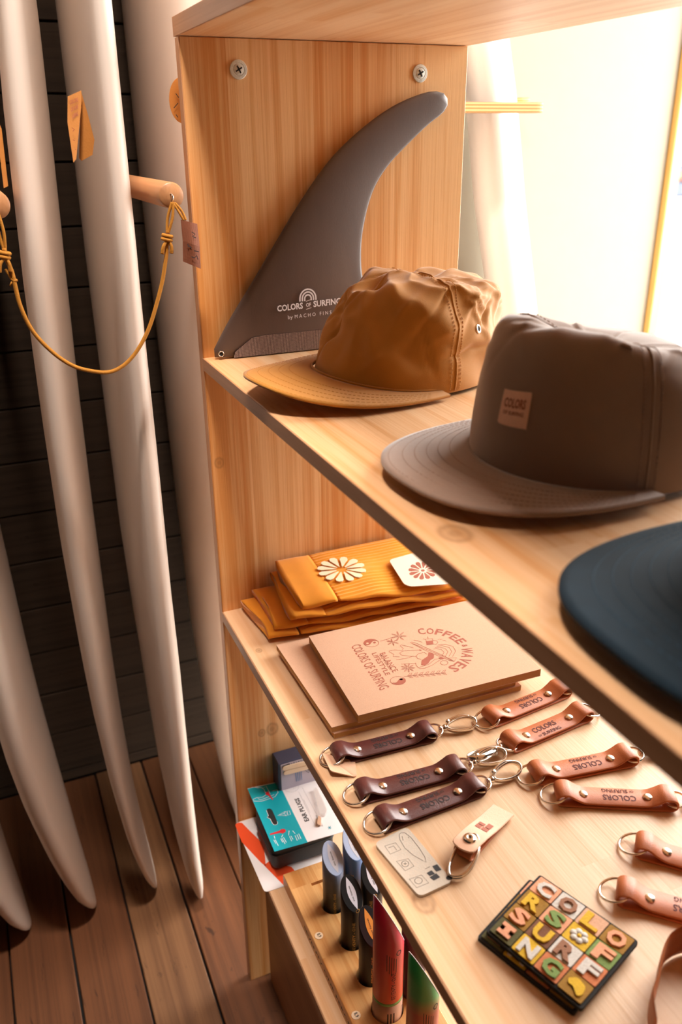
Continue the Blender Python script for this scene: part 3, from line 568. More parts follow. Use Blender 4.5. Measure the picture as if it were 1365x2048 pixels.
# outside, across the street
M['pave'] = mat('pale_pavement', (0.55, 0.54, 0.53), .9, var=.05, vscale=3)
tag(done(box(nb(), (-40, 1.34, -1.3), (30, 40, -1.12)), 'pavement', M['pave']), None, None, kind='structure')
M['teal'] = mat('teal_paint', (0.012, 0.12, 0.10), .5, var=.05)
M['greyblue'] = mat('blue_grey_crate', (0.06, 0.075, 0.11), .6, var=.1)
M['fruit'] = mat('pink_fruit', (0.26, 0.10, 0.07), .5, var=.1)
st = thing('market_stall', 'teal framed stall with blue crates outside across the white street', 'stall', (-16.3, 16, -1.12))
for px_ in (-16.32, -14.6):
    done(box(nb(), (px_, 15.95, -1.12), (px_ + .1, 16.05, .75), .01), 'post', M['teal'], st)
done(box(nb(), (-16.4, 15.7, .75), (-14.4, 16.3, .83), .01), 'roof', M['teal'], st)
for k in range(3):
    cr = done(box(nb(), (-16.2 + k * .02, 15.75, -1.1 + k * .36), (-14.65, 16.2, -.78 + k * .36), .02), 'crate', M['greyblue'], st)
for k in range(6):
    b = nb(); bmesh.ops.create_icosphere(b, subdivisions=2, radius=.12, matrix=Matrix.Translation((-16.1 + k * .24, 15.72, -.66 + .3 * (k % 2))))
    done(b, 'fruit', M['fruit'], st, smooth=True)

# ================================================================ the shelf unit
M['kick'] = wood('old_brown_board', (0.36, 0.16, 0.06), (0.25, 0.10, 0.03), 'X', 'Z', .5, length=9, tone=.1, wear=.4)
su = thing('shelf_unit', 'tall open pine shelf unit with hats and keychains on its shelves', 'shelf unit', (0, 0, FLOOR))
done(box(nb(), (-TH, 0, FLOOR), (0, DEP, ZT - .0006), .0008), 'side_panel', M['pine_v'], su)
done(box(nb(), (1.72, 0, FLOOR), (1.72 + TH, DEP, ZT - .0006), .0008), 'side_panel', M['pine_v'], su)
done(box(nb(), (-TH - .0035, -.0005, ZT), (1.74, DEP + .002, ZT + .0175), .0008), 'shelf', M['pine_h'], su)
done(box(nb(), (.0005, 0, -TH), (1.7195, DEP, 0), .0008), 'shelf', M['pine_h'], su)
done(box(nb(), (.0005, 0, ZL - TH), (1.7195, DEP, ZL), .0008), 'shelf', M['pine_low'], su)
done(box(nb(), (.0005, 0, ZB - TH), (1.7195, DEP, ZB), .0008), 'shelf', M['pine_low'], su)
done(box(nb(), (.012, .030, FLOOR + .001), (1.708, .044, ZB - TH - .0005), .0008), 'kickboard', M['kick'], su)
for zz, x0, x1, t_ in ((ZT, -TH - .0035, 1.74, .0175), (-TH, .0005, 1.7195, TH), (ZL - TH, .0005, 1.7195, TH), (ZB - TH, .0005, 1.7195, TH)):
    done(box(nb(), (x0, -.0013, zz), (x1, -.0004, zz + t_), .0003), 'edge_strip', M['pine_edge'], su)  # thin strip in a darker brown than the board behind it
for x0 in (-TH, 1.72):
    done(box(nb(), (x0, -.0009, FLOOR + .001), (x0 + TH, -.0002, ZT - .001), .0002), 'edge_strip', M['pine_edge_v'], su)
for yy in (.0592, .2692):
    mt = Matrix.Translation((.0002, yy, .2922)) @ Matrix.Rotation(PI / 2, 4, 'Y')
    h = done(lathe(nb(), [(0, 0), (.0092, 0), (.0092, .0009), (.0088, .0014), (.0062, .0017), (.0058, .0013), (.0054, .0017), (.003, .0022), (0, .0022)], 28, mt), 'bolt_head', M['zinc'], su, smooth=False)
    b = nb()
    for a in (.5, .5 + PI / 2):
        bx_ = box(nb(), (-.0038, -.0007, .0018), (.0038, .0007, .0026))
        me = bpy.data.meshes.new('t'); bx_.transform(mt @ Matrix.Rotation(a, 4, 'Z')); bx_.to_mesh(me); bx_.free(); b.from_mesh(me); bpy.data.meshes.remove(me)
    done(b, 'cross_slot', M['dark'], h)

# ================================================================ surfboards
def interp(rows, z):
    rows = sorted(rows)
    if z <= rows[0][0]: return rows[0][1:]
    if z >= rows[-1][0]: return rows[-1][1:]
    for a, b in zip(rows, rows[1:]):
        if a[0] <= z <= b[0]:
            t = (z - a[0]) / (b[0] - a[0])
            return tuple(p + (q - p) * t for p, q in zip(a[1:], b[1:]))


def surfboard(label, XC, rows, yaw, top=1.32, wmax=.255, tail=1.15, m=None, name='surfboard', group=None, face=0.0, flat=.8):
    root = thing(name, label, 'surfboard', (XC, rows[0][1] if False else sorted(rows)[0][1], FLOOR), group=group)
    z0 = FLOOR + .001
    zs = [z0 + .0 + .012 * k * k / 6 for k in range(7)]
    z = zs[-1]
    while z < top - .02:
        z += .045; zs.append(min(z, top))
    b = nb(); n = 36; rings = []
    cy, sy = math.cos(yaw), math.sin(yaw)
    for z in zs:
        s = z - z0
        w = wmax * min(1, (s + .002) / tail) ** .5 if s < tail else wmax
        e = top - z
        if e < .9: w *= math.sqrt(max(.02, 1 - (1 - e / .9) ** 2.2))
        Y, t = interp(rows, z)
        t *= min(1, (s + .008) / .07) ** .45
        if e < .5: t *= max(.15, min(1, (e / .5) ** .5))
        kf = face * w / wmax
        Y += t * .05 * kf; t *= 1 - .42 * kf
        yc = Y + (-.45 * w) * math.sin(yaw) * (1 if name == 'surfboard' and wmax > .2 else 0)
        ring = []
        for k in range(n):
            a = 2 * PI * k / n
            c, q = math.cos(a), math.sin(a)
            lx = w * math.copysign(abs(c) ** .85, c); ly = t * math.copysign(abs(q) ** flat, q)
            ring.append(b.verts.new((XC + lx * cy - ly * sy, yc + lx * sy + ly * cy, z)))
        rings.append(ring)
    for A, B in zip(rings, rings[1:]):
        for k in range(n):
            b.faces.new((A[k], A[(k + 1) % n], B[(k + 1) % n], B[k]))
    b.faces.new(rings[0][::-1]); b.faces.new(rings[-1])
    done(b, 'hull', m or M['board'], root, smooth=True)
    return root


B3R = [(.365, -.0685, .0298), (.063, -.0705, .0320), (-.117, -.0689, .0333), (-.324, -.0678, .0336), (-.459, -.0643, .0322), (-.574, -.0614, .0286), (-.739, -.0566, .0250), (-.883, -.0486, .0190), (-.995, -.0378, .0113), (-1.03, -.0330, .0080)]
B2R = [(.362, -.1359, .0240), (.256, -.1410, .0264), (.078, -.1476, .0274), (-.082, -.1510, .0268), (-.265, -.1525, .0262), (-.451, -.1506, .0240), (-.547, -.1488, .0216), (-.694, -.1425, .0180), (-.84, -.1318, .0132), (-.944, -.1180, .0085), (-1.03, -.1010, .0060)]
B1R = [(.35, -.2500, .0250), (.006, -.2652, .0255), (-.185, -.2784, .0258), (-.29, -.2820, .0262), (-.386, -.2803, .0286), (-.506, -.2775, .0297), (-.593, -.2734, .0300), (-.699, -.2646, .0284), (-.844, -.2474, .0230), (-.948, -.2316, .0160), (-1.03, -.2110, .0080)]
B0R = [(z, y_ - .112, t) for z, y_, t in B1R]
B4R = [(.5, .060, .036), (.1, .062, .036), (-.3, .066, .036), (-.6, .068, .034), (-.8, .075, .028), (-1.03, .088, .010)]
surfboard('pale surfboard on edge closest to the shelf, price tag folded on its face', -.205, B3R, math.radians(-3), wmax=.226, face=1.0, flat=.62)
surfboard('pale pinkish surfboard on edge, its tip resting between two neighbours behind the hanging cord', -.265, [(z, y_, t * .92) for z, y_, t in B2R], math.radians(-6), flat=.7)
surfboard('surfboard whose lower half enters at the picture edge, with a fully visible rounded tip', -.265, B1R, math.radians(-2))
surfboard('surfboard at the picture corner with only its dark bottom tip in view', -.265, B0R, math.radians(0))
surfboard('grey shaded surfboard hidden behind the pine side panel, round orange tag on it', -.355, B4R, math.radians(-3), wmax=.235)
for k_, lab_ in enumerate(('unseen surfboard added directly behind the pine side panel to block light', 'unseen surfboard added between side panel and cream wall to block light')):
    surfboard(lab_, -.318, [(z, y_ + .105 + .10 * k_, t) for z, y_, t in B4R], 0.0, wmax=.278)  # two extra boards out of view, added and widened to block window light
B5R = [(.8, .560, .042), (.3805, .6328, .044), (.286, .6581, .044), (.1214, .6875, .046), (-.0238, .7215, .046), (-.1015, .7386, .046), (-.6, .845, .040), (-1.03, .930, .012)]
surfboard('white surfboard leaning in a plywood rack against the cream wall', -.46, B5R, math.radians(-34), wmax=.145)

# ================================================================ fin
LE = [(.0097, .0019), (.0091, .0099), (.0143, .019), (.0298, .0427), (.055, .0764), (.0832, .1149), (.117, .1605), (.1534, .203), (.1894, .2326), (.2256, .2549), (.2562, .2675), (.2811, .2737), (.2959, .2718)]
TE = [(.236, .0015), (.2226, .0201), (.2024, .0514), (.1932, .0809), (.1926, .1145), (.1988, .1469), (.2093, .1743), (.2265, .1975), (.2513, .2194), (.2774, .2398), (.2968, .2526), (.3027, .2638), (.2959, .2718)]


def resample(pts, n):
    P = [Vector((p[0], p[1], 0)) for p in pts]
    P = spline(P, 8)
    L = [0]
    for a, b in zip(P, P[1:]): L.append(L[-1] + (b - a).length)
    out = []
    for i in range(n):
        d = L[-1] * i / (n - 1)
        for k in range(len(P) - 1):
            if L[k + 1] >= d - 1e-9:
                t = (d - L[k]) / max(1e-9, L[k + 1] - L[k]); out.append(P[k].lerp(P[k + 1], t)); break
    return out


M['fin'] = mat('smoked_resin', (0.088, 0.052, 0.038), .48, bump=.08, bscale=500, var=.15, vscale=40, spec=.75, coat=.15, stretch=(1, 3, .6))
M['fin_mesh'] = None
fin = thing('surfboard_fin', 'large dark smoked surfboard fin standing against the pine side panel', 'fin', (.012, .12, 0))
lv, tv = resample(LE, 44), resample(TE, 44)
lean = lambda z: .0140 - .024 * z


def finpt(i, s, side):
    p = lv[i].lerp(tv[i], s)
    u = i / 43
    h = (.0066 * (1 - u) ** .5 + .0016) * (2.05 * max(0, s) ** .62 * (1 - s) ** .9 + .10)
    if s in (0, 1): h *= .5
    return Vector((lean(p.y) + side * h, p.x, p.y + .0006))


b = nb()
S = [0, .02, .06, .12, .2, .3, .4, .5, .6, .7, .8, .88, .94, .98, 1]
fr = [[b.verts.new(finpt(i, s, 1)) for s in S] for i in range(44)]
bk = [[b.verts.new(finpt(i, s, -1)) for s in S] for i in range(44)]
for i in range(43):
    for j in range(len(S) - 1):
        b.faces.new((fr[i][j], fr[i][j + 1], fr[i + 1][j + 1], fr[i + 1][j]))
        b.faces.new((bk[i][j], bk[i + 1][j], bk[i + 1][j + 1], bk[i][j + 1]))
    b.faces.new((fr[i][0], fr[i + 1][0], bk[i + 1][0], bk[i][0]))
    b.faces.new((fr[i][-1], bk[i][-1], bk[i + 1][-1], fr[i + 1][-1]))
for j in range(len(S) - 1):
    b.faces.new((fr[0][j], bk[0][j], bk[0][j + 1], fr[0][j + 1])); b.faces.new((fr[-1][j], fr[-1][j + 1], bk[-1][j + 1], bk[-1][j]))
done(b, 'blade', M['fin'], fin, smooth=True)
m = bpy.data.materials.new('fibreglass_weave'); m.use_nodes = True; g = G(m); bs = m.node_tree.nodes['Principled BSDF']
tc = g.n('ShaderNodeTexCoord'); sp = g.n('ShaderNodeSeparateXYZ'); m.node_tree.links.new(tc.outputs['Object'], sp.inputs[0])
d1 = g.m('SINE', g.m('MULTIPLY', g.m('ADD', sp.outputs[1], g.m('MULTIPLY', sp.outputs[2], 1.5)), 2200.0))
d2 = g.m('SINE', g.m('MULTIPLY', g.m('SUBTRACT', sp.outputs[1], g.m('MULTIPLY', sp.outputs[2], 1.5)), 2200.0))
dd = g.ramp(g.m('MULTIPLY', d1, d2), .1, .7)
m.node_tree.links.new(g.mix(dd, (0.05, 0.022, 0.022), (0.62, 0.48, 0.42)), bs.inputs['Base Color'])
bs.inputs['Roughness'].default_value = .35
M['fin_mesh'] = m
fx = lambda y_, z_: Vector((lean(z_) + .0083, y_, z_))
b = nb()
prism(b, [(.030, .0012), (.2, .0012), (.2, .0235), (.07, .0235), (.052, .0215), (.032, .008)], 0, .0009, lambda x, y_, z_: Vector((lean(y_) + .0060 + z_, x, y_)))
done(b, 'base_strip', m, fin)
b = nb()
X0 = Vector((0, .0781, .0028)); O0 = fx(.0838, .0488); U0 = Vector((-.0002, -.0001, .0066))
put_text(b, 'COLORS', O0, X0 * .398, U0, .03)
put_text(b, 'OF', O0 + X0 * .447 + Vector((0, 0, .0012)), X0 * .078, U0 * .62, .02)
put_text(b, 'SURFING', O0 + X0 * .563, X0 * .437, U0, .03)
put_text(b, 'by', fx(.0961, .0392), Vector((0, .006, .0002)), U0 * .62, .0)
put_text(b, 'M A C H O   F I N S', fx(.1045, .0394), Vector((0, .0455, .0012)), U0 * .6, .0)
for zz in (.0505 + .0076, .0505 - .0014):
    stroke(b, [(.1187, zz - .0007), (.1252, zz + .0008)], .0006, lambda p: fx(p.x, p.y))
for r in (.0098, .0069, .0040):
    arc = [(.1213 + r * math.cos(PI * k / 16), .0602 + (.5 if r < 0 else 1.08) * r * math.sin(PI * k / 16)) for k in range(17)]
    arc = [(arc[0][0], .0582)] + arc + [(arc[-1][0], .0578)]
    stroke(b, arc, .0017, lambda p: fx(p.x, p.y))
up_faces(b, Vector((1, 0, 0)))
done(b, 'lettering', M['white_ink'], fin, fix=False)
b = nb()
tube(b, [(lean(.0065) + .0052, .0160 + .0028 * math.cos(2 * PI * k / 20), .0068 + .0028 * math.sin(2 * PI * k / 20)) for k in range(20)], .0006, 6, True)
done(b, 'eyelet', M['chrome'], fin, smooth=True)
b = nb(); lathe(b, [(0, 0), (.0023, 0), (.0023, .0012), (0, .0012)], 16, Matrix.Translation((lean(.0065) + .0036, .0160, .0068)) @ Matrix.Rotation(PI / 2, 4, 'Y'))
done(b, 'eyelet_hole', M['dark'], fin)

# ================================================================ caps
def lerp_tab(tab, v):
    n = len(tab) - 1
    x = max(0, min(.99999, v)) * n
    i = int(x); t = x - i
    a, b = tab[i], tab[i + 1]
    p, q = tab[max(i - 1, 0)], tab[min(i + 2, n)]
    return 0.5 * (2 * a + (b - p) * t + (2 * p - 5 * a + 4 * b - q) * t * t + (3 * a - p - 3 * b + q) * t ** 3)


class Cap:
    """crown and brim in the cap's own frame: +x is the brim side, z up"""
    def __init__(s, a, b, h, Rf, Rb, Rs, Hf, Hb, ctr=0.0, wr=.003, seed=0.0, wfreq=22, zb=0.0, ztilt=0.0, fold=None):
        s.__dict__.update(locals())

    def pt(s, th, v, off=0.0):
        c, q = math.cos(th), math.sin(th)
        f = c * c
        R = lerp_tab(s.Rf if c > 0 else s.Rb, v) * f + lerp_tab(s.Rs, v) * (1 - f)
        k = (c + 1) / 2
        k = k * k * (3 - 2 * k)
        H = (lerp_tab(s.Hf, v) * k + lerp_tab(s.Hb, v) * (1 - k)) * s.h
        drift = s.ctr * v
        p = Vector((s.a * c * R + drift * (1 if v < 1 else 1), s.b * q * R, s.zb + H + s.ztilt * (s.a * c) * (1 - v)))
        if s.wr:
            nrm = Vector((c * s.b, q * s.a, .25 + v)).normalized()
            amp = s.wr * min(1, v * 4 + .1)
            w = noise.noise(Vector((p.x * s.wfreq + s.seed, p.y * s.wfreq * 1.1, p.z * s.wfreq * .75)))
            w2 = 1 - abs(noise.noise(Vector((p.x * s.wfreq * .8 - s.seed, p.y * s.wfreq * .9 + 4, p.z * s.wfreq * .5 + 9)))) * 2.4
            p += nrm * amp * (w * .9 + w2 * .8 - .35)
        if s.fold:
            p += s.fold(th, v, p)
        if off:
            n = Vector((c * s.b, q * s.a, .1 + 1.6 * v * v)).normalized()
            p += n * off
        return p

    def crown_bm(s, nt=190, nv=64):
        b = nb()
        rings = []
        for j in range(nv):
            v = j / nv
            rings.append([b.verts.new(s.pt(2 * PI * k / nt, v)) for k in range(nt)])
        top = b.verts.new(s.pt(0, 1.0) * .5 + s.pt(PI, 1.0) * .5)
        for A, B in zip(rings, rings[1:]):
            for k in range(nt):
                b.faces.new((A[k], A[(k + 1) % nt], B[(k + 1) % nt], B[k]))
        for k in range(nt):
            b.faces.new((rings[-1][k], rings[-1][(k + 1) % nt], top))
        return b

    def seam(s, b, th, v0=0.0, v1=1.0, off=.0006, r=.0009, n=40, dth=None):
        pts = [s.pt(th + (dth(v0 + (v1 - v0) * k / n) if dth else 0), v0 + (v1 - v0) * k / n, off) for k in range(n + 1)]
        tube(b, pts, r, 6)

    def stitch(s, b, th, shift, v0=.02, v1=.95, n=46, r=.00042):
        """dashed thread running beside a seam"""
        for k in range(n):
            va, vb = v0 + (v1 - v0) * k / n, v0 + (v1 - v0) * (k + .6) / n
            ra = max(.15, lerp_tab(s.Rs, (va + vb) / 2))
            pa, pb = s.pt(th + shift / ra, va, .0009), s.pt(th + shift / ra, vb, .0009)
            tube(b, [pa, pb], r, 5)

    def brim(s, reach, half, spread=1.30, z0=.006, arch=0.0, th=.0028, drop=0.0, skew=0.0, n=64, m=14, rise=0.0, po=.9):
        """returns (bmesh, function (phi, t) -> point) ; t = 0 at crown, 1 at outer edge"""
        x0 = s.a * math.cos(spread)

        def P(u, t, dz=0.0):
            # u in -1..1 around the brim
            ph = u * spread
            ix, iy = s.a * math.cos(ph) * .985, s.b * math.sin(ph) * .985
            q = u * PI / 2
            ox = x0 + (s.a + reach - x0) * math.copysign(abs(math.cos(q)) ** po, math.cos(q))
            oy = half * math.copysign(abs(math.sin(q)) ** po, math.sin(q))
            x, y_ = ix + (ox - ix) * t, iy + (oy - iy) * t
            z_ = z0 + arch * (1 - (y_ / half) ** 2) * (x - x0) / (s.a + reach - x0) + drop * t + skew * y_ + rise * (x - s.a)
            return Vector((x, y_, z_ + dz))
        b = nb()
        top = [[b.verts.new(P(-1 + 2 * i / n, j / m, th)) for j in range(m + 1)] for i in range(n + 1)]
        bot = [[b.verts.new(P(-1 + 2 * i / n, j / m)) for j in range(m + 1)] for i in range(n + 1)]
        for i in range(n):
            for j in range(m):
                b.faces.new((top[i][j], top[i + 1][j], top[i + 1][j + 1], top[i][j + 1]))
                b.faces.new((bot[i][j], bot[i][j + 1], bot[i + 1][j + 1], bot[i + 1][j]))
            b.faces.new((top[i][m], top[i + 1][m], bot[i + 1][m], bot[i][m]))
            b.faces.new((top[i][0], bot[i][0], bot[i + 1][0], top[i + 1][0]))
        bmesh.ops.remove_doubles(b, verts=b.verts[:], dist=1e-6)
        return b, P, th

    def brim_rows(s, P, th, rows, lo=-.93, hi=.93, n=70, r=.00024):
        b = nb()
        for t in rows:
            for k in range(n):
                ua, ub = lo + (hi - lo) * k / n, lo + (hi - lo) * (k + .62) / n
                tube(b, [P(ua, t, th + .0001), P(ub, t, th + .0001)], r, 4)
        return b


CREASE = []


def cloth(name, col, rough=.85, sheen=.3, wv=1500, gloss=None, var=.08):
    m = bpy.data.materials.new(name); m.use_nodes = True
    g = G(m); b = m.node_tree.nodes['Principled BSDF']
    tc = g.n('ShaderNodeTexCoord')
    nz = g.noise(tc.outputs['Object'], 60.0, 4.0)
    m.node_tree.links.new(g.mix(nz, tuple(c * (1 - var) for c in col), tuple(min(1, c * (1 + var)) for c in col)), b.inputs['Base Color'])
    b.inputs['Roughness'].default_value = rough
    b.inputs['Sheen Weight'].default_value = sheen
    b.inputs['Sheen Roughness'].default_value = .4
    b.inputs['Specular IOR Level'].default_value = .3
    n2 = g.noise(tc.outputs['Object'], float(wv), 2.0)
    bp = g.n('ShaderNodeBump'); bp.inputs['Strength'].default_value = .35; bp.inputs['Distance'].default_value = .0004
    m.node_tree.links.new(n2, bp.inputs['Height']); m.node_tree.links.new(bp.outputs['Normal'], b.inputs['Normal'])
    return m


M['tan_cloth'] = cloth('tan_nylon', (0.44, 0.185, 0.022), .72, .35)
M['tan_thread'] = mat('tan_thread', (0.66, 0.36, 0.12), .8, var=.1)
M['taupe_cloth'] = cloth('taupe_cotton', (0.29, 0.195, 0.145), .85, .8)
M['taupe_thread'] = mat('taupe_thread', (0.38, 0.26, 0.20), .85, var=.1)
M['navy_cloth'] = cloth('navy_wool', (0.006, 0.019, 0.031), .92, .04, 900, var=.3)
M['navy_thread'] = mat('navy_thread', (0.03, 0.085, 0.14), .85, var=.2)
M['leather_tag'] = mat('pale_leather_label', (0.88, 0.56, 0.40), .75, bump=.2, bscale=900, var=.08, vscale=300)

# tan five-panel cap
_cr = random.Random(12)
CREASES = [(_cr.uniform(-PI, PI), _cr.uniform(.15, .95), _cr.uniform(-1, 1) * 1.2, _cr.uniform(.025, .05), _cr.uniform(.15, .5), _cr.choice((-1, -1, 1)) * _cr.uniform(.0018, .0042)) for _ in range(46)]


def creases(th, v, cl, k=1.0):
    d = 0.0
    for t0, v0, an, wd, ln, am in cl:
        dt = (th - t0 + PI) % (2 * PI) - PI
        dv = (v - v0) * 1.3
        a = dt * math.cos(an) + dv * math.sin(an); c = -dt * math.sin(an) + dv * math.cos(an)
        if abs(a) < ln * 2 and abs(c) < wd * 3: d += am * math.exp(-(c / wd) ** 2 - (a / ln) ** 2)
    return d * k


def tan_fold(th, v, p):
    # pinched hollow at the top of the back and slack folds running down the back panel
    d = Vector((0, 0, 0))
    back = max(0, -math.cos(th)) ** 1.5
    d.z += -.010 * math.exp(-((p.x + .035) / .02) ** 2) * max(0, (v - .55)) * 2
    d += Vector((-math.cos(th), -math.sin(th), 0)) * .006 * back * math.exp(-((v - .45) / .14) ** 2)
    d += Vector((math.cos(th), math.sin(th), 0)) * .0032 * math.sin(v * 17 + 5 * th) * min(1, 3 * v) * (1 - v) * 1.3
    d += Vector((math.cos(th), math.sin(th), .5 * v)) * creases(th, v, CREASES, .9) * min(1, 6 * v)
    d += Vector((math.cos(th), math.sin(th), .2)) * .0025 * math.sin(th * 9 + v * 6) * (1 - v) * min(1, 4 * v)
    return d


tan = Cap(.104, .080, .100, [1, .91, .79, .65, .48, .27, .02], [1, 1.02, 1.03, 1.00, .90, .56, .02], [1, .99, .96, .88, .74, .45, .02],
          [0, .26, .52, .76, .92, 1.0, 1.0], [.0, .24, .50, .74, .90, .96, .99], ctr=-.012, wr=.0058, seed=3.0, wfreq=36, zb=.0035, fold=tan_fold)
r = thing('baseball_cap', 'tan crumpled cap with a curved brim in front of the dark fin', 'cap', (.176, .166, .0), math.radians(-76), 'caps on the middle shelf')
done(tan.crown_bm(), 'crown', M['tan_cloth'], r, True, True)
bb, BP, bth = tan.brim(.076, .090, 1.36, z0=.0095, arch=.016, drop=-.001, skew=-.055, th=.0026)
done(bb, 'brim', M['tan_cloth'], r, True, True)
tag(done(tan.brim_rows(BP, bth, [.35, .5, .65, .8, .95]), 'brim_stitching', M['tan_cloth'], r, True), None, None, kind='stuff')
SEAM = 1.50
for sg in (1, -1):
    b = nb(); tan.seam(b, SEAM * sg, .02, .97, .0004, .0010)
    done(b, 'seam', M['tan_cloth'], r, True, True)
    for s2 in (-.055, .055):
        b = nb(); tan.stitch(b, SEAM * sg, s2)
        tag(done(b, 'seam_stitching', M['tan_thread'], r, True), None, None, kind='stuff')
b = nb()
tube(b, [BP(-1 + 2 * k / 60, .0, bth + .0006) for k in range(61)], .0012, 6)
done(b, 'brim_seam', M['tan_cloth'], r, True, True)


def eyelet(cap, th, v, parent, rad, m):
    p = cap.pt(th, v, .0008)
    e1 = (cap.pt(th + .05, v, .0008) - cap.pt(th - .05, v, .0008)).normalized()
    e2 = (cap.pt(th, v + .03, .0008) - cap.pt(th, v - .03, .0008))
    n = e1.cross(e2).normalized(); e2 = n.cross(e1)
    b = nb(); tube(b, [p + e1 * rad * math.cos(2 * PI * k / 18) + e2 * rad * math.sin(2 * PI * k / 18) for k in range(18)], rad * .28, 6, True)
    e = done(b, 'eyelet', m, parent, True, True)
    b = nb(); vs = [b.verts.new(p + n * .0002 + e1 * rad * .8 * math.cos(2 * PI * k / 14) + e2 * rad * .8 * math.sin(2 * PI * k / 14)) for k in range(14)]
    b.faces.new(vs)
    done(b, 'eyelet_hole', M['dark'], e, True, fix=False)


eyelet(tan, 1.80, .36, r, .0036, M['chrome'])
b = nb(); bmesh.ops.create_uvsphere(b, u_segments=16, v_segments=8, radius=.006, matrix=Matrix.Translation(tan.pt(0, 1) * .5 + tan.pt(PI, 1) * .5) @ Matrix.Diagonal((1, 1, .4, 1)))
done(b, 'top_button', M['tan_cloth'], r, True, True)
b = nb(); tube(b, [tan.pt(PI - .9 + 1.8 * k / 30, .015, .0012) for k in range(31)], .0022, 6)
done(b, 'back_strap', M['tan_cloth'], r, True, True)


# taupe flat-brim cap
def taupe_fold(th, v, p):
    d = Vector((0, 0, 0))
    # sagging top with creases fanning from the front panel
    d.z -= .006 * math.exp(-((p.x - .02) / .03) ** 2) * max(0, v - .55) * 2.2
    d.z += .0022 * math.sin(p.y * 190 + p.x * 60) * max(0, v - .5) * max(0, math.cos(th) + .3)
    d += Vector((math.cos(th), math.sin(th), .8)) * creases(th, v, CREASES, 1.0) * max(0, v - .35) * 1.6
    d += Vector((math.cos(th), math.sin(th), 0)) * .0012 * math.sin(th * 7 + v * 9) * v * (1 - v) * 3
    return d


taupe = Cap(.094, .0885, .098, [1, .98, .94, .865, .71, .41, .02], [1, .99, .955, .89, .76, .46, .02], [1, .985, .945, .875, .735, .44, .02],
            [0, .30, .60, .88, 1.06, .99, .84], [0, .27, .50, .69, .80, .84, .84], wr=.0030, seed=11.0, wfreq=22, zb=.006, fold=taupe_fold)
r = thing('baseball_cap', 'taupe brown flat-brim cap with a small leather label on its front', 'cap', (.450, .184, .0), math.radians(-86), 'caps on the middle shelf')
done(taupe.crown_bm(), 'crown', M['taupe_cloth'], r, True, True)
bb, BP, bth = taupe.brim(.073, .098, 1.29, z0=.0075, arch=.003, drop=.001, th=.0030, po=.80)
done(bb, 'brim', M['taupe_cloth'], r, True, True)
tag(done(taupe.brim_rows(BP, bth, [.25, .38, .51, .64, .77, .92]), 'brim_stitching', M['taupe_thread'], r, True), None, None, kind='stuff')
for t_ in (1.25, -1.25):
    b = nb(); taupe.seam(b, t_, .02, .95, .0003, .0009)
    done(b, 'seam', M['taupe_cloth'], r, True, True)
    for s2 in (-.065, .065):
        b = nb(); taupe.stitch(b, t_, s2)
        tag(done(b, 'seam_stitching', M['taupe_thread'], r, True), None, None, kind='stuff')
b = nb(); bmesh.ops.create_uvsphere(b, u_segments=20, v_segments=10, radius=.0078, matrix=Matrix.Translation(taupe.pt(0, 1) * .5 + taupe.pt(PI, 1) * .5 + Vector((0, 0, .005))) @ Matrix.Diagonal((1, 1, .45, 1)))
done(b, 'top_button', M['taupe_cloth'], r, True, True)
b = nb(); tube(b, [taupe.pt(PI - .9 + 1.8 * k / 30, .02, .001) for k in range(31)], .002, 6)
done(b, 'back_strap', M['taupe_cloth'], r, True, True)
b = nb()
p = taupe.pt(1.02, .60, .0006); e1 = (taupe.pt(1.08, .60, .0006) - taupe.pt(.96, .60, .0006)).normalized()
tube(b, [p - e1 * .0042, p - e1 * .002 + Vector((0, 0, .0009)), p + e1 * .002 + Vector((0, 0, .0009)), p + e1 * .0042], [.0007, .0015, .0015, .0007], 8)
done(b, 'vent_hole', M['taupe_thread'], r, True, True)
# label bent round the front of the crown
TH0, TH1, V0, V1 = .03, .315, .215, .345
b = nb()
nu, nv = 10, 6
gt = [[b.verts.new(taupe.pt(TH0 + (TH1 - TH0) * i / nu, V0 + (V1 - V0) * j / nv, .0022)) for j in range(nv + 1)] for i in range(nu + 1)]
gb = [[b.verts.new(taupe.pt(TH0 + (TH1 - TH0) * i / nu, V0 + (V1 - V0) * j / nv, .0004)) for j in range(nv + 1)] for i in range(nu + 1)]
for i in range(nu):
    for j in range(nv): b.faces.new((gt[i][j], gt[i + 1][j], gt[i + 1][j + 1], gt[i][j + 1]))
    b.faces.new((gt[i][0], gb[i][0], gb[i + 1][0], gt[i + 1][0])); b.faces.new((gt[i][nv], gt[i + 1][nv], gb[i + 1][nv], gb[i][nv]))
for j in range(nv):
    b.faces.new((gt[0][j], gt[0][j + 1], gb[0][j + 1], gb[0][j])); b.faces.new((gt[nu][j], gb[nu][j], gb[nu][j + 1], gt[nu][j + 1]))
lab = done(b, 'leather_label', M['leather_tag'], r, True)
tag(lab, 'pale leather label with brown lettering', None)
b = nb()
onlab = lambda p: taupe.pt(TH0 + (TH1 - TH0) * p.x, V0 + (V1 - V0) * p.y, .0025)
put_text(b, 'COLORS', (.12, .50, 0), (.76, 0, 0), (0, .26, 0), .03, 0, onlab)
put_text(b, 'OF SURFING', (.14, .28, 0), (.72, 0, 0), (0, .11, 0), .02, 0, onlab)
done(b, 'lettering', M['brown_ink'], lab, True)

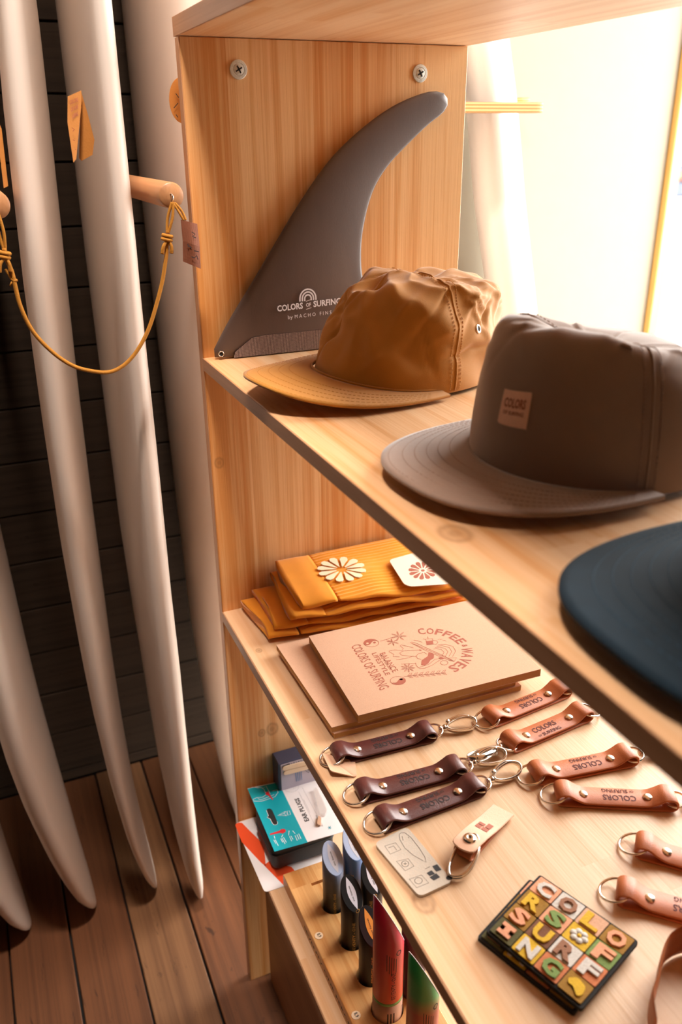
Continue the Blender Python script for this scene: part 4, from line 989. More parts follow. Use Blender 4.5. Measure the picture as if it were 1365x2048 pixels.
# navy cap, only its brim enters the frame
navy = Cap(.100, .088, .110, [1, .985, .95, .89, .77, .48, .02], [1, .99, .96, .9, .78, .48, .02], [1, .99, .96, .90, .78, .48, .02],
           [0, .28, .56, .82, .97, 1.0, .97], [0, .27, .55, .78, .92, .96, .97], wr=.002, seed=21.0, wfreq=18, zb=.006)
r = thing('baseball_cap', 'navy blue cap whose broad dark brim alone shows on the shelf', 'cap', (.690, .188, .0), math.radians(-92), 'caps on the middle shelf')
done(navy.crown_bm(80, 30), 'crown', M['navy_cloth'], r, True, True)
bb, BP, bth = navy.brim(.080, .103, 1.34, z0=.0075, arch=.004, drop=.001, th=.0034, po=.72)
done(bb, 'brim', M['navy_cloth'], r, True, True)
tag(done(navy.brim_rows(BP, bth, [.25, .38, .51, .64, .77]), 'brim_stitching', M['navy_thread'], r, True), None, None, kind='stuff')
b = nb(); bmesh.ops.create_uvsphere(b, u_segments=14, v_segments=8, radius=.0075, matrix=Matrix.Translation(navy.pt(0, 1) * .5 + navy.pt(PI, 1) * .5 + Vector((0, 0, .001))) @ Matrix.Diagonal((1, 1, .45, 1)))
done(b, 'top_button', M['navy_cloth'], r, True, True)

# ================================================================ leather keychains on the lower shelf
M['tan_leather'] = mat('tan_leather', (0.46, 0.128, 0.038), .45, bump=.25, bscale=1200, var=.14, vscale=90, spec=.45)
M['dark_leather'] = mat('oxblood_leather', (0.105, 0.026, 0.022), .36, bump=.25, bscale=1200, var=.2, vscale=90, spec=.55)
M['tan_burn'] = mat('burnt_lettering', (0.085, 0.012, 0.010), .8, var=.1)
M['dark_burn'] = mat('debossed_lettering', (0.018, 0.006, 0.006), .7, var=.1)


def strap_bm(path, W, th, closed=False, n_round=3, width_at=None):
    """leather band: centre line (x, z), swept across its width (y) with eased edges"""
    P = [Vector((p[0], 0, p[1])) for p in path]
    N = len(P)
    b = nb(); rings = []
    e = th * .32
    for i, p in enumerate(P):
        a = P[(i - 1) % N] if (closed or i > 0) else p
        c = P[(i + 1) % N] if (closed or i < N - 1) else p
        t = (c - a).normalized()
        n = Vector((-t.z, 0, t.x))
        w = W / 2 * (width_at(i / (N - 1)) if width_at else 1)
        sec = [(-w + e, th / 2), (w - e, th / 2), (w, th / 2 - e), (w, -th / 2 + e), (w - e, -th / 2), (-w + e, -th / 2), (-w, -th / 2 + e), (-w, th / 2 - e)]
        rings.append([b.verts.new(p + Vector((0, yy, 0)) + n * hh) for yy, hh in sec])
    for i in range(N if closed else N - 1):
        A, B = rings[i], rings[(i + 1) % N]
        for k in range(8): b.faces.new((A[k], A[(k + 1) % 8], B[(k + 1) % 8], B[k]))
    if not closed:
        b.faces.new(rings[0][::-1]); b.faces.new(rings[-1])
    return b


HALF = .0535


def key_path():
    """closed loop of leather: flat underside, rounded ends, top dipping at the rivets"""
    pts = []
    zb, R = .0013, .0058
    for k in range(15): pts.append((-HALF + R + (2 * HALF - 2 * R) * k / 14, zb))
    for k in range(1, 8):
        a = -PI / 2 + PI * k / 8; pts.append((HALF - R + R * math.cos(a), zb + R + R * math.sin(a)))
    top = [(HALF - R, zb + 2 * R), (.0425, .0125), (.0370, .0092), (.0295, .0058), (.020, .0052), (0, .0052), (-.020, .0052), (-.0295, .0058), (-.0370, .0092), (-.0425, .0125), (-HALF + R, zb + 2 * R)]
    sp_ = spline([(x, z, 0) for x, z in top], 4)
    pts += [(p.x, p.y) for p in sp_]
    for k in range(1, 8):
        a = PI / 2 + PI * k / 8; pts.append((-HALF + R + R * math.cos(a), zb + R + R * math.sin(a)))
    return pts


KEYMESH = {}


def keychain(label, x, y, ang, kind, group, hook_turn=0.0, ringless=False):
    root = thing('leather_keychain', label, 'keychain', (x, y, ZL), ang, group)

    def piece(nm, build, m, parent, smooth=True, kid=None):
        k = (nm, kind, kid)
        if k in KEYMESH:
            return link(nm, KEYMESH[k], None, parent, True)
        o = done(build(), nm, m, parent, True, smooth)
        KEYMESH[k] = o.data
        return o
    lm, im = (M['dark_leather'], M['dark_burn']) if kind == 'dark' else (M['tan_leather'], M['tan_burn'])
    st_ = piece('strap', lambda: strap_bm(key_path(), .0225, .0022, True), lm, root)

    def letters():
        b = nb()
        # read from the far side of the shelf
        put_text(b, 'COLORS', (.0185, .0012, .00655), (-.030, 0, 0), (0, -.0066, 0), .015)
        put_text(b, 'OF', (.0180, .0082, .00655), (-.0040, 0, 0), (0, -.0024, 0), .01)
        put_text(b, 'SURFING', (.0125, .0088, .00655), (-.0235, 0, 0), (0, -.0042, 0), .012)
        up_faces(b)
        return b
    piece('lettering', letters, im, st_, False)
    for sx in (-1, 1):
        r_ = piece('rivet', lambda: lathe(nb(), [(0, .0022), (.0018, .0020), (.0034, .0014), (.0044, .0005), (.0046, 0), (.0030, -.001), (0, -.001)][::-1], 20), M['brassy'], root)
        r_.location = (sx * .0292, 0, .0072)

    def ring():
        b = nb(); R = .0128
        c = Vector((-HALF - .0015, 0, .0062)); tl = .30
        tube(b, [c + Vector((R * math.cos(2 * PI * k / 36) * math.cos(tl), R * .98 * math.sin(2 * PI * k / 36), R * math.cos(2 * PI * k / 36) * math.sin(tl))) for k in range(36)], .00115, 8, True)
        return b
    piece('split_ring', ring, M['chrome'], root)

    def dring():
        b = nb(); R = .0095
        c = Vector((HALF + .0005, 0, .0058))
        tube(b, [c + Vector((R * math.cos(2 * PI * k / 30), R * 1.05 * math.sin(2 * PI * k / 30), .0016 * math.cos(2 * PI * k / 30))) for k in range(30)], .0012, 8, True)
        return b
    piece('swivel_ring', dring, M['chrome'], root)
    sw = piece('swivel', lambda: lathe(nb(), [(0, -.003), (.0030, -.0026), (.0036, -.0012), (.0026, .0002), (.0021, .0018), (.0032, .0026), (.0036, .0042), (.0022, .0058), (0, .006)], 16,
               Matrix.Rotation(PI / 2, 4, 'Y')), M['chrome'], root)
    sw.location = (HALF + .0100, 0, .0060)

    def hook():
        b = nb()
        pts = []
        for k in range(40):
            a = 2 * PI * k / 40
            w = .0072 + .0014 * math.cos(a)
            pts.append((.0165 + .0160 * math.cos(a), w * math.sin(a), 0))
        tube(b, pts, .0014, 8, True, up=(0, 0, 1), ry=.0036)
        return b
    hk = piece('snap_hook', hook, M['chrome'], root)
    hk.location = (HALF + .0155, 0, .0058)
    hk.rotation_euler = (.42, -.04, hook_turn)

    def gate():
        b = nb()
        tube(b, spline([(.004, .0058, 0), (.011, .0083, 0), (.020, .0090, 0), (.027, .0066, 0)], 5), .0017, 8, ry=.0031, up=(0, 0, 1))
        return b
    piece('gate', gate, M['chrome'], hk)

    def pin():
        return lathe(nb(), [(0, -.0042), (.0019, -.0042), (.0021, -.003), (.0021, .003), (.0019, .0042), (0, .0042)], 14)
    pn = piece('hinge_pin', pin, M['chrome'], hk)
    pn.location = (.0030, .0052, 0)
    return root


def span(p, q):
    """centre and heading of a strap from its two rivets"""
    return (p[0] + q[0]) / 2, (p[1] + q[1]) / 2, math.atan2(q[1] - p[1], q[0] - p[0])


GK1, GK2 = 'dark leather keychains', 'tan leather keychains'
for lab_, p_, q_, ht in [
    ('oxblood leather keychain closest to the stacked kraft notebooks, paper tag under its ring', (.324, .0443), (.3275, .1033), -.1),
    ('oxblood leather keychain between two others of its dark colour', (.381, .0454), (.3848, .1026), .05),
    ('oxblood leather keychain lying just above the steel tool card', (.4181, .047), (.4158, .1059), .1)]:
    cx, cy, an = span(p_, q_)
    keychain(lab_, cx, cy, an, 'dark', GK1, ht)
for lab_, p_, q_, ht in [
    ('tan leather keychain beside the notebook corner, farthest up the lower shelf', (.3325, .2141), (.3261, .2715), 0),
    ('tan leather keychain lying reversed, lettering upright, snap hook towards the dark ones', (.3685, .2667), (.3745, .2101), 0),
    ('tan leather keychain parallel above another, ring beside the tangle of snap hooks', (.4277, .2067), (.4366, .2643), 0),
    ('tan leather keychain tilted the other way under the navy cap, end at picture edge', (.4653, .2084), (.493, .2606), 0),
    ('tan leather keychain half cut by the picture edge, above its twin', (.5499, .2298), (.5910, .2700), 0),
    ('tan leather keychain half cut by the picture edge, just above the embroidered patches', (.5813, .1831), (.6215, .2250), 0)]:
    cx, cy, an = span(p_, q_)
    keychain(lab_, cx, cy, an, 'tan', GK2, ht)
# paper tag under the first ring
b = nb(); prism(b, rounded([(.3150, .0105), (.3440, .0080), (.3540, .0310), (.3330, .0385)], .003), ZL + .0004, ZL + .0016, lambda x, y_, z_: Vector((x, y_, z_ + max(0, .026 - y_) * .38)))
tag(done(b, 'hang_tag', M['kraft']), 'small kraft paper tag lying under the ring of a dark keychain', 'tag')

# ================================================================ kraft notebooks
NB0 = [(.1371, .0670), (.2971, .0583), (.3047, .2761), (.1420, .2820)]


def notebook(label, quad, z0, th, parts_art=False):
    q0 = quad[0]
    r_ = thing('kraft_notebook', label, 'notebook', (q0[0], q0[1], z0), group='kraft notebooks')
    ins = []
    cx = sum(p[0] for p in quad) / 4; cy = sum(p[1] for p in quad) / 4
    for p in quad: ins.append((cx + (p[0] - cx) * .9985, cy + (p[1] - cy) * .999))
    b = nb(); prism(b, ins, z0 + .0007, z0 + th - .0007); done(b, 'pages', M['kraft_edge'], r_)
    b = nb(); prism(b, quad, z0, z0 + .0006); done(b, 'back_cover', M['kraft'], r_)
    b = nb(); prism(b, quad, z0 + th - .0006, z0 + th); c_ = done(b, 'front_cover', M['kraft'], r_)
    return r_, c_


NBLO = [(.1241, .0306), (.2913, .0314), (.2990, .2480), (.1300, .2500)]
notebook('lowest kraft notebook of the stack, its corner peeping out', [(.1275, .0350), (.2935, .0330), (.3015, .2540), (.1320, .2540)], ZL + .0004, .0066)
notebook('kraft notebook sandwiched in the middle of the stack, left strip uncovered', NBLO, ZL + .0072, .0068)
rt, cov = notebook('top kraft notebook printed with coffee and surfing line art', NB0, ZL + .0152, .0093)
ZA = ZL + .02465
b = nb()
for l in DATA['art_lines']: stroke(b, l, .00055, lambda p: Vector((p.x, p.y, ZA)))
for l in DATA['art_fills']: fill(b, l, lambda p: Vector((p[0], p[1], ZA + .00001)))
up_faces(b)
tag(done(b, 'printed_drawing', M['brown_ink'], cov, fix=False), None, None, kind='stuff')
b = nb()
for l in DATA['art_dots']: fill(b, l, lambda p: Vector((p[0], p[1], ZA + .00004)))
up_faces(b)
tag(done(b, 'printed_dots', M['kraft'], cov, fix=False), None, None, kind='stuff')
for t_, (a_, e_, c_) in DATA['art_text']:
    A_, E_, T_ = Vector((*a_, ZA)), Vector((*e_, ZA)), Vector((*c_, ZA))
    X_ = E_ - A_; U_ = T_ - A_; U_ -= X_.normalized() * U_.dot(X_.normalized()) * .7
    b = nb(); put_text(b, t_, A_, X_, U_, .004); up_faces(b)
    done(b, 'lettering', M['brown_ink'], cov, fix=False)
b = nb()
(ax_, ay_), (bx_, by_), (cx_, cy_) = DATA['arc'][0][1]
# circle through the three letter centres
dd_ = 2 * (ax_ * (by_ - cy_) + bx_ * (cy_ - ay_) + cx_ * (ay_ - by_))
ux_ = ((ax_ ** 2 + ay_ ** 2) * (by_ - cy_) + (bx_ ** 2 + by_ ** 2) * (cy_ - ay_) + (cx_ ** 2 + cy_ ** 2) * (ay_ - by_)) / dd_
uy_ = ((ax_ ** 2 + ay_ ** 2) * (cx_ - bx_) + (bx_ ** 2 + by_ ** 2) * (ax_ - cx_) + (cx_ ** 2 + cy_ ** 2) * (bx_ - ax_)) / dd_
rad_ = math.hypot(ax_ - ux_, ay_ - uy_)
a0_ = math.atan2(ay_ - uy_, ax_ - ux_); a1_ = math.atan2(cy_ - uy_, cx_ - ux_)
if a1_ > a0_: a1_ -= 2 * PI
word_ = 'COFFEE&WAVES'
hh_ = .0125
for k, ch in enumerate(word_):
    an = a0_ + (a1_ - a0_) * k / (len(word_) - 1)
    rd = Vector((math.cos(an), math.sin(an), 0)); tg = Vector((math.sin(an), -math.cos(an), 0))
    h_, w_ = (hh_, .0085) if ch != '&' else (.0065, .0048)
    if ch == 'W': w_ = .011
    O_ = Vector((ux_, uy_, ZA)) + rd * (rad_ - h_ / 2) - tg * w_ / 2
    put_text(b, ch, O_, tg * w_, rd * h_, .018)
up_faces(b)
done(b, 'lettering', M['brown_ink'], cov, fix=False)

# ================================================================ steel multi tool key ring
M['card_steel'] = mat('brushed_steel_card', (0.52, 0.46, 0.38), .55, .35, bump=.15, bscale=700, var=.06, vscale=60)
tc_ = DATA['tool_corners'][0]
tk = thing('key_tool', 'flat steel pocket tool card on a split ring with a snap strap', 'key ring', (.47, .03, ZL))
b = nb(); prism(b, rounded(tc_, .0055), ZL + .0008, ZL + .0034)
card = done(b, 'tool_card', M['card_steel'], tk)
b = nb()
for l in DATA['tool_lines']: stroke(b, l, .00035, lambda p: Vector((p.x, p.y, ZL + .00352)))
for l in DATA['tool_black'] + DATA['tool_hole']: fill(b, l, lambda p: Vector((p[0], p[1], ZL + .00354)))
up_faces(b)
done(b, 'engraving', M['ink'], card, fix=False)
ring_ = spline([(x, y_, ZL + .0022 + .0085 * max(0, min(1, (y_ - .055) / .03))) for x, y_ in DATA['tool_ring'][0]], 6, True)
b = nb(); tube(b, ring_, .0014, 8, True); tube(b, [p + Vector((0, 0, .0024)) for p in ring_], .0012, 8, True)
done(b, 'split_ring', M['chrome'], tk, smooth=True)
M['light_leather'] = mat('natural_leather', (0.78, 0.46, 0.30), .55, bump=.2, bscale=1000, var=.07, vscale=80)
sb = (.4800, .0740); se = (.4500, .1330)
sdir = Vector((se[0] - sb[0], se[1] - sb[1], 0)); sl = sdir.length; sdir.normalize(); sper = Vector((-sdir.y, sdir.x, 0))
mw = lambda bm_: bm_.transform(Matrix.Translation((sb[0], sb[1], ZL)) @ Matrix(((sdir.x, sper.x, 0, 0), (sdir.y, sper.y, 0, 0), (0, 0, 1, 0), (0, 0, 0, 1))))
path = [(p.x, p.y) for p in spline([(-.006, .0140, 0), (.004, .0142, 0), (.020, .0120, 0), (.042, .0070, 0), (.066, .0036, 0)], 5)]
b = strap_bm(path, .0215, .002, False, width_at=lambda t: math.sqrt(max(.05, 1 - (1 - min(1, t / .15)) ** 2)))
mw(b); top_s = done(b, 'snap_strap', M['light_leather'], tk, smooth=False)
R = .0052
path = [(.060, .0012), (.03, .0012), (.010, .0012)] + [(.0035 + R * math.cos(-PI / 2 - PI * k / 10) * 1.3, .0012 + R + R * math.sin(-PI / 2 - PI * k / 10)) for k in range(0, 11)] + [(.010, .0112)]
b = strap_bm(path, .0170, .0019); mw(b); done(b, 'ring_loop', M['tan_leather'], tk)
b = lathe(nb(), [(0, .0006), (.0011, .0006), (.0013, .0020), (.0026, .0024), (.0050, .0018), (.0060, .0004), (.0060, 0), (0, 0)][::-1], 24, Matrix.Translation((.0075, 0, .0150)))
mw(b); done(b, 'snap_button', M['chrome'], tk, smooth=True)
b = nb()
for (u0, v0, u1, v1) in [(.026, -.0060, .0305, .0000), (.026, .0008, .0305, .0060), (.0315, -.0060, .0385, -.0010), (.0315, 0, .0352, .0060)]:
    f_ = lambda p: Vector((p[0], p[1], .0131 + (p[0] - .020) * -.2273 + .0003))
    fill(b, [(u0, v0), (u1, v0), (u1, v1), (u0, v1)], f_)
mw(b); up_faces(b); done(b, 'printed_logo', M['brown_ink'], top_s, fix=False)

# ================================================================ embroidered patches
PC = [Vector((*p, 0)) for p in DATA['patch_corners'][0]]
CELL = [['C', 'O', 'L', 'O'], ['R', 'S', '*', 'F'], ['S', 'U', 'R', 'F'], ['I', 'N', 'G', '~']]
PAL = dict(p=(0.80, 0.36, 0.20), w=(0.66, 0.62, 0.56), o=(0.34, 0.17, 0.015), y=(0.72, 0.44, 0.02), g=(0.20, 0.30, 0.08), d=(0.10, 0.085, 0.02), r=(0.60, 0.19, 0.07), b=(0.20, 0.08, 0.035), t=(0.70, 0.40, 0.25), k=(0.33, 0.15, 0.08))
BGC = ['pwto', 'opyg', 'obwr', 'dyro']
FGC = ['wkyp', 'ygwp', 'pykw', 'pwgy']
for k_, c_ in PAL.items():
    M['emb_' + k_] = mat('embroidery_' + k_, c_, .85, bump=.6, bscale=1800, var=.22, vscale=900, stretch=(1, .3, 1))
M['felt'] = mat('black_felt', (0.018, 0.016, 0.014), .95, bump=.4, bscale=900, var=.3, vscale=400)


def patch(label, shift, zb, rotk=0.0):
    cen = sum(PC, Vector()) / 4
    fx_ = lambda u, v, z_: cen + Matrix.Rotation(rotk, 3, 'Z') @ ((PC[0] * (1 - u) + PC[1] * u) * (1 - v) + (PC[3] * (1 - u) + PC[2] * u) * v - cen) + Vector((*shift, zb + z_))
    r_ = thing('embroidered_patch', label, 'patch', fx_(0, 1, 0), 0, 'embroidered patches')
    b = nb(); prism(b, rounded([(-.022, -.022), (1.022, -.022), (1.022, 1.022), (-.022, 1.022)], .03, 3), 0, .0034, lambda x, y_, z_: fx_(x, y_, z_))
    done(b, 'backing', M['felt'], r_)
    for j in range(4):
        for i in range(4):
            u0, v0 = i / 4 + .006, j / 4 + .006
            u1, v1 = (i + 1) / 4 - .006, (j + 1) / 4 - .006
            w_ = .006 * math.sin(i * 3 + j * 5)
            b = nb(); prism(b, rounded([(u0, v0 + w_), (u1, v0 - w_), (u1, v1), (u0, v1)], .012, 2), .0034, .0046, lambda x, y_, z_: fx_(x, y_, z_))
            sq = done(b, 'patch_square', M['emb_' + BGC[j][i]], r_)
            ch = CELL[j][i]
            b = nb()
            if ch == '*':
                for a in range(6):
                    an = a * PI / 3
                    q = fx_((u0 + u1) / 2 + .055 * math.cos(an), (v0 + v1) / 2 + .055 * math.sin(an), .0046)
                    bmesh.ops.create_uvsphere(b, u_segments=10, v_segments=6, radius=.0030, matrix=Matrix.Translation(q) @ Matrix.Diagonal((1, 1, .5, 1)))
                done(b, 'flower', M['emb_w'], sq, smooth=True)
                b = nb(); bmesh.ops.create_uvsphere(b, u_segments=10, v_segments=6, radius=.0020, matrix=Matrix.Translation(fx_((u0 + u1) / 2, (v0 + v1) / 2, .0050)) @ Matrix.Diagonal((1, 1, .6, 1)))
                done(b, 'flower_centre', M['emb_y'], sq, smooth=True)
            elif ch == '~':
                prism(b, rounded([(u0 + .03, v0 + .10), (u0 + .09, v0 + .03), (u1 - .05, v0 + .06), (u1 - .03, v1 - .08), (u1 - .06, v1 - .03), (u0 + .1, v1 - .1), (u0 + .06, v0 + .15)], .03), .0046, .0056, lambda x, y_, z_: fx_(x, y_, z_))
                done(b, 'leaf', M['emb_y'], sq)
            else:
                O_ = fx_(u0 + .035, v1 - .030, .0046); X_ = fx_(u1 - .03, v1 - .030, .0046) - O_; U_ = fx_(u0 + .035, v0 + .030, .0046) - O_
                if ch == 'I': prism(b, [(u0 + .05, v0 + .04), (u1 - .05, v0 + .04), (u1 - .05, v0 + .09), (u0 + .15, v0 + .09), (u0 + .15, v1 - .09), (u1 - .05, v1 - .09), (u1 - .05, v1 - .04), (u0 + .05, v1 - .04), (u0 + .05, v1 - .09), (u0 + .095, v1 - .09), (u0 + .095, v0 + .09), (u0 + .05, v0 + .09)], .0046, .0060, lambda x, y_, z_: fx_(x, y_, z_))
                else: put_text(b, ch, O_, X_, U_, .045, .0015)
                done(b, 'letter', M['emb_' + FGC[j][i]], sq)
    return r_


patch('lower embroidered letter patch, only its edge showing beneath another patch', (-.0035, -.0050), ZL + .0002, .03)
patch('top embroidered patch of sixteen coloured letter squares reading COLORS OF SURFING', (0, 0), ZL + .0062)

# leather wrist loop at the corner
b = nb()
pts = [(p.x, p.y, ZL + .016) for p in spline([(.672, .1035, 0), (.6566, .1148, 0), (.6470, .1285, 0), (.6345, .1440, 0), (.6262, .1598, 0), (.628, .180, 0), (.645, .192, 0), (.668, .185, 0), (.690, .165, 0)], 6)]
tube(b, pts, .0013, 8, False, up=(0, 0, 1), ry=.015)
tag(done(b, 'leather_strap', M['tan_leather']), 'tan leather band standing on edge, curling out of the picture corner', 'strap')

# ================================================================ socks
M['sock'] = cloth('mustard_sock', (0.80, 0.30, 0.018), .9, .4, 1400)
M['sock_cuff'] = cloth('mustard_cuff', (0.80, 0.30, 0.020), .9, .4, 1400)
M['cream_thread'] = mat('cream_thread', (0.86, 0.74, 0.50), .9, bump=.3, bscale=1500, var=.06)
M['card_label'] = mat('cream_card_label', (0.86, 0.70, 0.54), .85, bump=.1, bscale=800, var=.05, vscale=500)


def sock(parent, y0, y1, X0, X1, zc, th, slope, seed, cuff=.040, flare=0.0, rib=True):
    """flattened sock leg: ribbed body along +Y with a smooth cuff at its open end"""
    def build(ya, yb, ribs, extra, n_l, name, m):
        b = nb(); rings = []
        nc = 220 if ribs else 72
        for i in range(n_l + 1):
            Y = ya + (yb - ya) * i / n_l
            u = (Y - y0) / (y1 - y0)
            xa = X0; xb = X1 + flare * u
            wob = .0011 * math.sin(u * 9 + seed) + .0007 * math.sin(u * 23 + seed * 2)
            ring = []
            for k in range(nc):
                a = 2 * PI * k / nc
                c, s_ = math.cos(a), math.sin(a)
                px = math.copysign(abs(c) ** .75, c); pz = math.copysign(abs(s_) ** .55, s_)
                X = (xa + xb) / 2 + px * (xb - xa) / 2
                t = th + extra
                Zm = zc + slope * (X1 - X) + wob * (1 + px) * .8
                rb = (.0009 * math.sin((X - X0) * 2 * PI / .0058) if ribs else 0) * abs(s_)
                pin = 1 - .45 * math.exp(-((Y - (y0 + cuff)) / .012) ** 2) * (1 if ribs else .8)
                ring.append(b.verts.new((X, Y + (.004 * math.sin(px * 2 + seed) if i == 0 else 0), ZL + Zm + pz * (t / 2) * pin + rb)))
            rings.append(ring)
        for A, B in zip(rings, rings[1:]):
            for k in range(nc): b.faces.new((A[k], A[(k + 1) % nc], B[(k + 1) % nc], B[k]))
        b.faces.new(rings[0][::-1]); b.faces.new(rings[-1])
        return done(b, name, m, parent, smooth=True)
    body = build(y0 + cuff, y1, rib, 0, 40, 'sock_leg', M['sock'])
    cf = build(y0, y0 + cuff, False, .0030, 12, 'cuff', M['sock_cuff'])
    return body


s_lo = thing('sock_pair', 'mustard ribbed socks lying underneath another pair beside the notebooks', 'socks', (.05, .03, ZL), group='mustard sock pairs')
sock(s_lo, .027, .285, .006, .098, .0078, .0090, .05, .4, flare=.035)
sock(s_lo, .040, .290, .006, .097, .0186, .0092, .06, 1.7, flare=.034)
s_hi = thing('sock_pair', 'mustard ribbed socks on top, white flower and card label on them', 'socks', (.05, .065, ZL + .023), group='mustard sock pairs')
sock(s_hi, .061, .290, .006, .103, .0315, .0092, .13, 3.1, flare=.030)
leg = sock(s_hi, .072, .295, .006, .099, .0430, .0103, .17, 5.0, cuff=.046, flare=.032)
zs_ = lambda x, l: ZL + .0497 + l + (.10 - x) * .17


def flat_on_sock(name, polys, lift, th, m, parent):
    b = nb()
    for pl in polys:
        prism(b, pl, 0, th, lambda x, y_, z_: Vector((x, y_, zs_(x, lift) + z_)))
    return done(b, name, m, parent)


for pl in DATA['flower_white']:
    flat_on_sock('flower_petal', [pl], .0000, .0010, M['cream_thread'], leg)
lb = flat_on_sock('card_label', [rounded(DATA['sock_label'][0], .006, 4)], .0012, .0009, M['card_label'], s_hi)
flat_on_sock('printed_flower', DATA['flower_brown'], .0022, .0001, M['brown_ink'], lb)

# ================================================================ bottom shelf
M['orange_red'] = mat('orange_red_print', (0.80, 0.075, 0.012), .55, var=.04)
M['card_white'] = mat('white_card', (0.80, 0.76, 0.76), .5, bump=.05, bscale=600, var=.02)
M['black_plastic'] = mat('black_pouch', (0.020, 0.021, 0.020), .6, bump=.2, bscale=500, var=.3, vscale=60)
M['teal_print'] = mat('teal_print', (0.0, 0.36, 0.44), .45, var=.05)
M['red_print'] = mat('red_print', (0.62, 0.02, 0.03), .45, var=.04)
M['grey_print'] = mat('grey_print', (0.42, 0.40, 0.42), .6, var=.04)
ZK = ZB + .0002
rc = thing('product_card', 'white card with red diagonal bands sticking out past the bottom shelf edge', 'card', (.004, -.006, ZB))
b = nb(); prism(b, rounded([(.0035, -.0072), (.1385, -.0066), (.1393, .019), (.1393, .10), (.0035, .10)], .006), ZK, ZK + .0009)
cd = done(b, 'card_face', M['card_white'], rc)
b = nb()
for pl in DATA['red_polys']: fill(b, [(max(.0036, p[0]), p[1]) for p in pl], lambda p: Vector((p[0], p[1], ZK + .00100)))
up_faces(b); tag(done(b, 'printed_band', M['orange_red'], cd, fix=False), None, None, kind='stuff')

b = box(nb(), (.036, .0145, ZB + .0015), (.1135, .106, ZB + .0585), .010, 4)
pb = thing('black_pouch', 'black padded pouch lying under the teal and white card', 'pouch', (.07, .06, ZB))
done(b, 'body', M['black_plastic'], pb, smooth=True)
b = nb(); tube(b, rounded([(.0355, .014), (.114, .014), (.114, .1065), (.0355, .1065)], .012) and [Vector((x, y_, ZB + .030)) for x, y_ in rounded([(.0357, .0142), (.1138, .0142), (.1138, .1063), (.0357, .1063)], .011)], .0012, 6, True)
done(b, 'piping', M['black_plastic'], pb, smooth=True)

ZE = ZB + .0594
ec = thing('earplug_pack', 'teal and white ear plugs card pack lying on a black pouch', 'pack', (.07, .06, ZE))
b = nb(); prism(b, DATA['ep_corners'][0], ZE, ZE + .0006); ecard = done(b, 'backing_card', M['card_white'], ec)
tz = lambda l: (lambda p: Vector((p[0], p[1], ZE + .0006 + l)))
b = nb()
for pl in DATA['ep_teal']: fill(b, pl, tz(.00006))
up_faces(b); done(b, 'teal_panel', M['teal_print'], ecard, fix=False)
b = nb()
for pl in DATA['ep_slot']: fill(b, pl, tz(.00012))
up_faces(b); done(b, 'hang_hole', M['dark'], ecard, fix=False)
b = nb()
for pl in DATA['ep_slot']: stroke(b, pl[5:] + pl[:1], .0006, tz(.00014))
for l in DATA['ep_white']: stroke(b, l, .0007, tz(.00012))
up_faces(b); tag(done(b, 'white_drawing', M['white_ink'], ecard, fix=False), None, None, kind='stuff')
b = nb()
for pl in DATA['ep_red']: fill(b, pl, tz(.00016))
up_faces(b); tag(done(b, 'printed_plug', M['red_print'], ecard, fix=False), None, None, kind='stuff')
b = nb()
for l in DATA['ep_grey']: stroke(b, l, .00035, tz(.0001))
up_faces(b); tag(done(b, 'small_print', M['grey_print'], ecard, fix=False), None, None, kind='stuff')
b = nb()
for l in DATA['ep_snow']: stroke(b, l, .0009, tz(.0001))
up_faces(b); done(b, 'teal_star', M['teal_print'], ecard, fix=False)
b = nb()
for (t_, (a_, e_, c_)), bo in zip(DATA['ep_text'], (.03, 0)):
    A_, E_, T_ = Vector((*a_, ZE + .00075)), Vector((*e_, ZE + .00075)), Vector((*c_, ZE + .00075))
    X_ = E_ - A_; U_ = T_ - A_; U_ -= X_.normalized() * U_.dot(X_.normalized())
    put_text(b, t_, A_, X_, U_, bo)
up_faces(b); done(b, 'lettering', M['ink'], ecard, fix=False)
M['clear'] = mat('clear_plastic', (0.70, 0.64, 0.60), .15, alpha=.28, var=.02)
b = nb(); prism(b, rounded(DATA['ep_blister'][0], .004), ZE + .0007, ZE + .0052)
done(b, 'clear_blister', M['clear'], ec, smooth=False)
b = nb(); prism(b, rounded([(.098, .088), (.104, .090), (.117, .084), (.113, .080)], .003), ZE + .0008, ZE + .0036)
done(b, 'earplug', M['kraft'], ec)

# upright plastic pack with wooden sticks
M['pack_grey'] = mat('lilac_grey_plastic', (0.46, 0.42, 0.50), .3, var=.06)
M['pack_dark'] = mat('dark_blue_liner', (0.05, 0.06, 0.11), .4, var=.1)
M['stick'] = mat('pale_birch', (0.82, 0.62, 0.42), .7, bump=.1, var=.06, vscale=120, stretch=(1, .2, 1))
M['blue_ink'] = mat('blue_ink', (0.12, 0.24, 0.45), .6, var=.05)
kp = thing('repair_pack', 'clear grey repair pack with two wooden sticks against the pine panel', 'pack', (.02, .1, ZB))
done(box(nb(), (.0015, .0555, ZB + .0012), (.0285, .165, ZB + .1080), .0012), 'case', M['pack_dark'], kp)
fc = done(box(nb(), (.0286, .0585, ZB + .003), (.0296, .164, ZB + .1060), .0008), 'front_sleeve', M['pack_grey'], kp)
for zz, y0 in ((-.5895, .061), (-.5980, .0625)):
    b = nb(); prism(b, [(y0 + .004 + .004 * math.cos(a), .0036 * math.sin(a)) for a in [PI / 2 + PI * k / 8 for k in range(9)]] + [(y0 + .085, -.0036), (y0 + .085, .0036)], .0297, .0312, lambda x, y_, z_: Vector((z_, x, zz - .045 * (x - y0) + y_)))
    done(b, 'wooden_stick', M['stick'], kp)
b = nb()
px_ = lambda p: Vector((.0300, p[0], p[1]))
